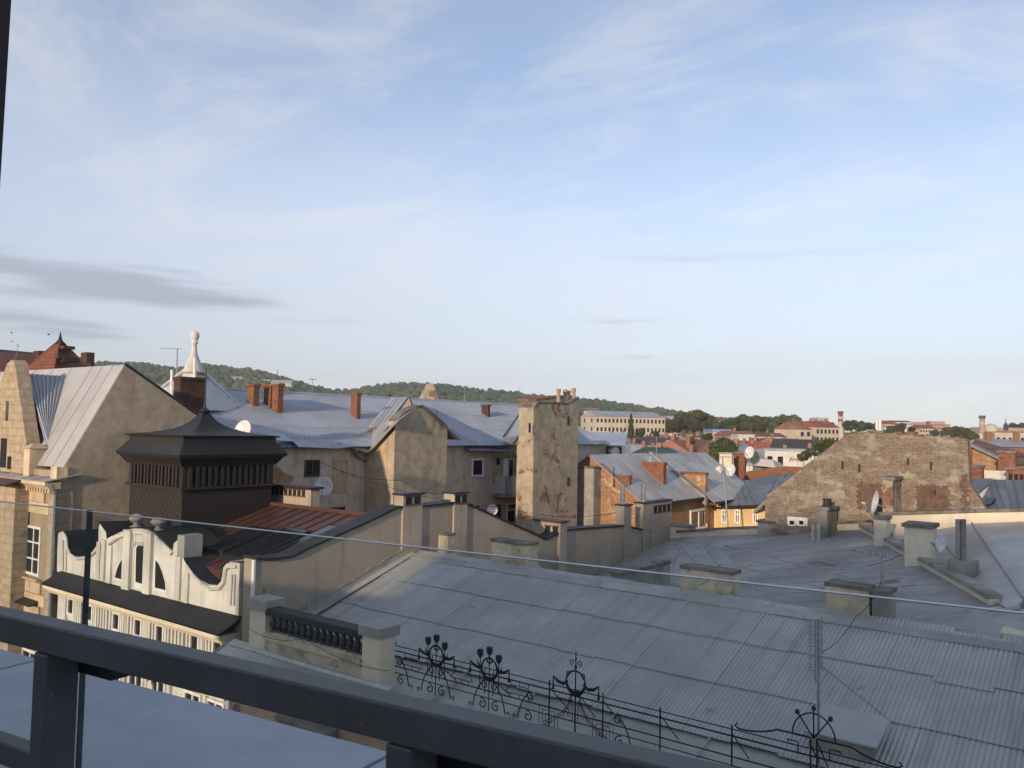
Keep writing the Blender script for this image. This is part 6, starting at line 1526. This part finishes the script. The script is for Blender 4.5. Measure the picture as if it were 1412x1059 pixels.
# ---- packed roofs filling the middle distance
COL = [('far_cream', 'far_brown', 'cream house with brown roof'), ('far_brickwall', 'far_grey', 'brick house with grey roof'), ('far_white', 'far_red', 'white house with red roof'),
       ('far_cream', 'far_grey', 'cream house with grey roof'), ('far_pink', 'far_orange', 'pink house with orange roof'), ('far_white', 'far_grey', 'white house with grey roof'), ('far_cream', 'far_dark', 'cream house with slate roof'), ('far_brickwall', 'far_brown', 'brick house with brown roof')]
FILL = []
def filler(pxa, pxb, ya, yb, n, where, tmin=112):
    for i in range(n):
        px = random.uniform(pxa, pxb); f = random.random(); ye = ya+(yb-ya)*f**.9
        top = random.uniform(-10.5, -5.0); t = -top*FPX/(ye-hz(px)+.01)
        if t < tmin or t > 520: continue
        w = random.uniform(6.5, 12)*FPX/t; dp = random.uniform(8, 12); rise = random.uniform(1.8, 3.6)*FPX/t
        wl, rf_, nm = random.choice(COL)
        FILL.append((px, 'distant '+nm, where)); o_ = house('distant '+nm+' '+where, px-w/2, px+w/2, ye, ye-rise, t, dp, wl, rf_, R(random.choice((-38, -30, -20, 5, 52, 60))+random.uniform(-6, 6)), random.choice((0, 0, .2)), random.choice((0, 3, 4)) if t < 420 else 0, 1 if t < 300 else 2, random.choice((1, 2, 2, 3)), group='distant '+nm+'s '+where, axis=random.choice('xxy')); FILL[-1] += (o_,)
filler(800, 1000, 603, 640, 230, 'left of the dark tree')
filler(1000, 1120, 602, 640, 110, 'by the slate block', 165)
filler(1330, 1430, 604, 640, 24, 'at the right edge')
ORD = ['first', 'second', 'third', 'fourth', 'fifth', 'sixth', 'seventh', 'eighth', 'ninth', 'tenth', 'eleventh', 'twelfth', 'thirteenth', 'fourteenth', 'fifteenth', 'sixteenth', 'seventeenth', 'eighteenth', 'nineteenth', 'twentieth', 'twenty-first', 'twenty-second', 'twenty-third', 'twenty-fourth', 'twenty-fifth']
ORD += ['twenty-'+q for q in ('sixth', 'seventh', 'eighth', 'ninth')]+['thirtieth']+[t_+'-'+q for t_ in ('thirty', 'forty') for q in ('first', 'second', 'third', 'fourth', 'fifth', 'sixth', 'seventh', 'eighth', 'ninth')]
CNT = {}
for px, nm, where, o_ in sorted(FILL, key=lambda q: q[0]):
    k = CNT.get((nm, where), 0); CNT[(nm, where)] = k+1
    o_['label'] = nm+' '+where+', '+ORD[min(k, len(ORD)-1)]+' from the left'
# ---- hills with woods
sky_pts = [(-500, 512), (-200, 506), (0, 503), (130, 502), (175, 502), (215, 506), (240, 510), (275, 505), (310, 507), (345, 512), (378, 518), (400, 527), (440, 536), (470, 541), (490, 538), (520, 533), (560, 531), (585, 530), (620, 534), (660, 539), (700, 542), (740, 547), (780, 551), (820, 553), (860, 559), (900, 565), (940, 571), (980, 578), (1040, 583), (1150, 590), (1300, 596), (1500, 603), (1900, 612)]
def skyline(px):
    for i in range(len(sky_pts)-1):
        a, b2 = sky_pts[i], sky_pts[i+1]
        if a[0] <= px <= b2[0]: return a[1]+(b2[1]-a[1])*(px-a[0])/(b2[0]-a[0])
    return sky_pts[-1][1]
T1 = 1350
def hill_pt(px, f):
    """f 0 at the foot, 1 on the crest"""
    t = 620+(T1-620)*f; c = AT(px, skyline(px)+5.5, T1); zc_ = max(c.z, GROUND+2)
    p = AT(px, 590, t); und = mnoise.noise(Vector((px*.012, f*3, 0)))*10*(1-f)*f*4
    s = f*f*(3-2*f); return Vector((p.x, p.y, GROUND-1+(zc_-GROUND+1)*(s*.55+f*.45)+und*.6))
cols_ = [(-500+20*i) for i in range(121)]; rows_ = 16
mb = MB(); mb.strip([[hill_pt(px, j/rows_) for px in cols_] for j in range(rows_+1)]+[[Vector((AT(px, 590, T1+500).x, AT(px, 590, T1+500).y, GROUND-2)) for px in cols_]])
weathered('hill_soil', (.04, .052, .024), .7, 1.3, .02, 0, rough=1, bumps=0)
tag(mb.build('hill', G['hill_soil'], origin=(AT(600, 590, 1000).x, AT(600, 590, 1000).y, GROUND), smooth=True), kind='structure')
# wood: thousands of lumpy crowns, one mass
ico = bmesh.new(); bmesh.ops.create_icosphere(ico, subdivisions=2, radius=1); icov = [v.co.copy() for v in ico.verts]; icof = [tuple(v.index for v in f.verts) for f in ico.faces]; ico.free()
variants = []
for k in range(8):
    variants.append([v*(1+.38*mnoise.noise(v*1.9+Vector((k*7.1, 0, 0)))+.22*mnoise.noise(v*4.3+Vector((0, k*5.1, 0)))) for v in icov])
def wood(name, pts, mat_):
    V = []; F = []
    for (p, r) in pts:
        b2 = len(V); vv = random.choice(variants); a = random.uniform(0, 6.28); ca, sa = math.cos(a), math.sin(a); sz = random.uniform(.8, 1.25)
        V += [(p.x+r*(v.x*ca-v.y*sa), p.y+r*(v.x*sa+v.y*ca), p.z+r*v.z*sz) for v in vv]; F += [(b2+i, b2+j, b2+k) for i, j, k in icof]
    me = bpy.data.meshes.new(name); me.from_pydata(V, [], F); me.materials.append(mat_); me.update()
    o = bpy.data.objects.new(name, me); col.objects.link(o); return o
pts = []
for i in range(5200):
    px = random.uniform(110, 1120); f = random.random()**.55
    if f > .97: f = 1
    p = hill_pt(px, f)
    if p.z < GROUND+5 and f < .3: continue
    r = random.uniform(3.2, 6.8); pts.append((p+Vector((0, 0, r*.7)), r))
w_ = wood('hillside_wood', pts, G['forest_leaf']); tag(w_, 'dark green wooded hillside along the horizon', 'wood', kind='stuff')
# white buildings and mast on the left hill
for i, (a, b2, ye, yr, lab) in enumerate(((297, 333, 523, 519, 'long white low building on the left wooded hill'), (334, 352, 525, 521, 'cream flat building on the hill, next to the long white one'), (352, 372, 527, 523, 'small cream house row on the hill left of the mast'), (373, 402, 528, 524, 'low pale building on the hill under the mast'))):
    r0 = house(lab, a, b2, ye, yr, 1120, 14, 'far_white' if i == 0 else 'far_cream', 'far_grey', 0, .05, 0, 1, 0, name='hill_building')
for (a, b2, ye, yr, lab) in ((806, 826, 567, 562.5, 'pale houses on the hill behind the long cream block'), (496, 507, 547, 544, 'tiny pale house in the woods left of the glazed dormer'), (505, 518, 549, 546, 'tiny cream house in the woods behind the glazed dormer')):
    house(lab, a, b2, ye, yr, 780, 12, 'far_white', 'far_orange', 0, .2, 3, 1, 1, name='hill_building')
a = AT(383, 526, 1150); b2 = AT(383, 509, 1150); o = MB().tube([a-Vector((0, 0, 8)), b2], [.9, .3], 6).build('hill_mast', G['far_brown']); tag(o, 'thin dark radio mast on the left hill', 'mast')
a = AT(716, 548, 1340); b2 = AT(716, 533, 1340); o = MB().tube([a-Vector((0, 0, 8)), b2], [.5, .2], 6).build('hill_mast', G['galv']); tag(o, 'faint thin mast on the hill left of the clay pots', 'mast')
# ---- single trees
def crown_mesh(name, seed, h, rad, n, leaf, conic=False, m='leaf_dark'):
    rs = random.Random(seed); V = []; F = []
    lobes = [(Vector((rs.uniform(-.55, .55)*rad, rs.uniform(-.55, .55)*rad, rs.uniform(.42, .82)*h)), rs.uniform(.35, .6)*rad) for _ in range(9)]
    for i in range(n):
        if conic:
            f = rs.random()**.7; z = h*(.08+.92*(1-f)); a = rs.uniform(0, 6.28); r = rad*f*rs.uniform(.55, 1)*(.8+.2*math.sin(z*3.2)); c = Vector((r*math.cos(a), r*math.sin(a), z))
        else:
            lc, lr = rs.choice(lobes); dv = Vector((rs.gauss(0, 1), rs.gauss(0, 1), rs.gauss(0, .8))).normalized(); c = lc+dv*lr*rs.uniform(.72, 1.05)
        for q in range(3):
            cc = c+Vector((rs.gauss(0, .25), rs.gauss(0, .25), rs.gauss(0, .2)))*leaf*2
            u = Vector((rs.gauss(0, 1), rs.gauss(0, 1), rs.gauss(0, 1))).normalized(); v = u.orthogonal().normalized()
            s = leaf*rs.uniform(.6, 1.2); b2 = len(V); V += [cc-u*s, cc+v*s*.7, cc+u*s, cc-v*s*.7]; F.append((b2, b2+1, b2+2, b2+3))
    me = bpy.data.meshes.new(name); me.from_pydata([tuple(v) for v in V], [], F); me.materials.append(G[m]); me.update(); return me
def trunk_mesh(name, h, r):
    mb = MB(); mb.tube([(0, 0, 0), (.1*r, 0, h*.3), (.3*r, .2*r, h*.7)], [r, r*.75, r*.35], 7)
    for k in range(6):
        a = k*1.05; z = h*(.3+.06*k); mb.tube([(0, 0, z), (math.cos(a)*h*.12, math.sin(a)*h*.12, z+h*.12), (math.cos(a)*h*.24, math.sin(a)*h*.24, z+h*.22)], [r*.5, r*.35, r*.12], 5)
    me = mb.mesh(name); me.materials.append(G['wood']); return me
HT_ = 14.0
crowns = [crown_mesh('crown', 11+k, HT_, 5.6, 2300, .42, m=('leaf_dark', 'leaf_mid')[k % 2]) for k in range(4)]
cone_me = crown_mesh('crown', 77, HT_*1.15, 3.2, 1800, .40, True, 'leaf_conifer')
inner = []
trk = trunk_mesh('trunk', HT_, .38)
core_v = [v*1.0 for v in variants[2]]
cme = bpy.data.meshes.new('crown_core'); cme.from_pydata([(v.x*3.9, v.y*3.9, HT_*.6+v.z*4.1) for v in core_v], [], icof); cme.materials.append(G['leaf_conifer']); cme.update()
def tree(label, px, ytop, ybase, t, k=0, wide=1.0, conifer=False, group=None, zb=None):
    top = AT(px, ytop, t); base = AT(px, ybase, t); zb_ = GROUND if zb is None else zb
    h = top.z-base.z; s = h/(HT_*.98); 
    o = thing('conifer_tree' if conifer else 'leafy_tree', label, 'tree', (base.x, base.y, base.z-.35*h), group); o.rotation_euler = (0, 0, random.uniform(0, 6.28))
    tr_ = bpy.data.objects.new('trunk', trk); cr = bpy.data.objects.new('crown', cone_me if conifer else crowns[k % 4])
    for q in (tr_, cr):
        col.objects.link(q); q.parent = o
    tr_.scale = (s, s, s*1.45); cr.scale = (s*wide, s*wide, s*1.12); cr.location = (0, 0, .33*h if not conifer else .35*h)
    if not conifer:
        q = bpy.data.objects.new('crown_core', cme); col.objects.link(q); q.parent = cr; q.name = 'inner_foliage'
    return o
TL = [(921, 579, 604, 440, 1.2), (934, 575, 606, 400, 1.2), (948, 571, 604, 420, 1.3), (961, 569, 604, 400, 1.25), (973, 572, 602, 430, 1.2), (985, 579, 602, 400, 1.1), (1000, 581, 603, 420, 1.1), (1012, 577, 603, 410, 1.2), (1024, 574, 603, 430, 1.25), (1040, 573, 603, 400, 1.35), (1055, 576, 603, 430, 1.2), (1068, 577, 604, 390, 1.2), (1080, 574, 604, 410, 1.2), (1092, 572, 604, 400, 1.2), (1100, 582, 604, 420, 1.0)]
for i, (px, yt, yb_, t, w) in enumerate(TL):
    tree(ORD[i]+' tree from the left in the belt right of the long cream block', px, yt, yb_, t, i, w, group='trees of the belt right of the long cream block')
tree('pointed conifer in front of the long cream block', 870, 579, 607, 260, conifer=True)
tree('round leafy tree just right of the conifer', 884, 590, 607, 262, 1, 1.2); tree('low round tree at the right end of the long cream block', 902, 595, 608, 265, 2, 1.4)
tree('broad bushy tree between the crimson roof and the peach hall', 977, 597, 613, 190, 1, 1.5); tree('large dark spreading tree in the middle of the packed roofs', 998, 607, 650, 118, 0, 1.25); tree('smaller yellow-green tree in front of the large dark tree', 986, 622, 652, 104, 3, .8)
tree('small tree behind the raised white dish', 1040, 622, 645, 100, 1, .7)
for i, (px, yt, yb_, t, w) in enumerate(((1128, 582, 596, 450, 1.2), (1146, 583, 596, 470, 1.2), (1172, 581, 600, 430, 1.3), (1188, 582, 600, 430, 1.3), (1200, 583, 600, 440, 1.2), (1228, 588, 602, 430, 1.2), (1242, 585, 602, 430, 1.3), (1256, 589, 602, 440, 1.2), (1290, 592, 606, 420, 1.2), (1306, 590, 606, 440, 1.2), (1320, 590, 612, 400, 1.3), (1334, 592, 612, 400, 1.2), (1346, 598, 612, 390, 1.1), (1325, 600, 616, 260, 1.2), (1340, 601, 616, 250, 1.1))):
    tree(ORD[i]+' tree of the treeline above the brick gable, counted left to right', px, yt, yb_, t, i+1, w, group='trees of the treeline above the brick gable')
for i, (px, yt, yb_, t) in enumerate(((1396, 584, 596, 900), (1410, 583, 596, 900))):
    tree(('left' if i == 0 else 'right')+' of the two round trees on the right skyline knoll', px, yt, yb_, t, i, 1.6, group='trees on the knoll at the right skyline')
# ivy over the slate roof, next to the brick gable
for i, (px, yt, yb_) in enumerate(((1108, 624, 640), (1118, 618, 634), (1130, 611, 628), (1142, 606, 622))):
    tree(('lowest', 'second lowest', 'second highest', 'highest')[i]+' dark bush beside the brick gable slope', px, yt, yb_, 46, i, 1.3, group='bushes beside the brick gable slope')

# ============================================================ evening air
hb = MB().box(-1900, 900, -60, 1900, GROUND-1.2, 135).build('haze', G['pane'], origin=(0, 0, GROUND-1.2))
hm, nt, N, L, b = base_nodes('air'); N.remove(b); pv = N.new('ShaderNodeVolumePrincipled'); pv.inputs['Density'].default_value = HAZE
pv.inputs['Color'].default_value = (.82, .86, .92, 1); pv.inputs['Anisotropy'].default_value = .3; L.new(pv.outputs[0], N['Material Output'].inputs['Volume'])
hb.data.materials.clear(); hb.data.materials.append(hm); tag(hb, 'thin evening haze over the town', 'haze', kind='stuff')
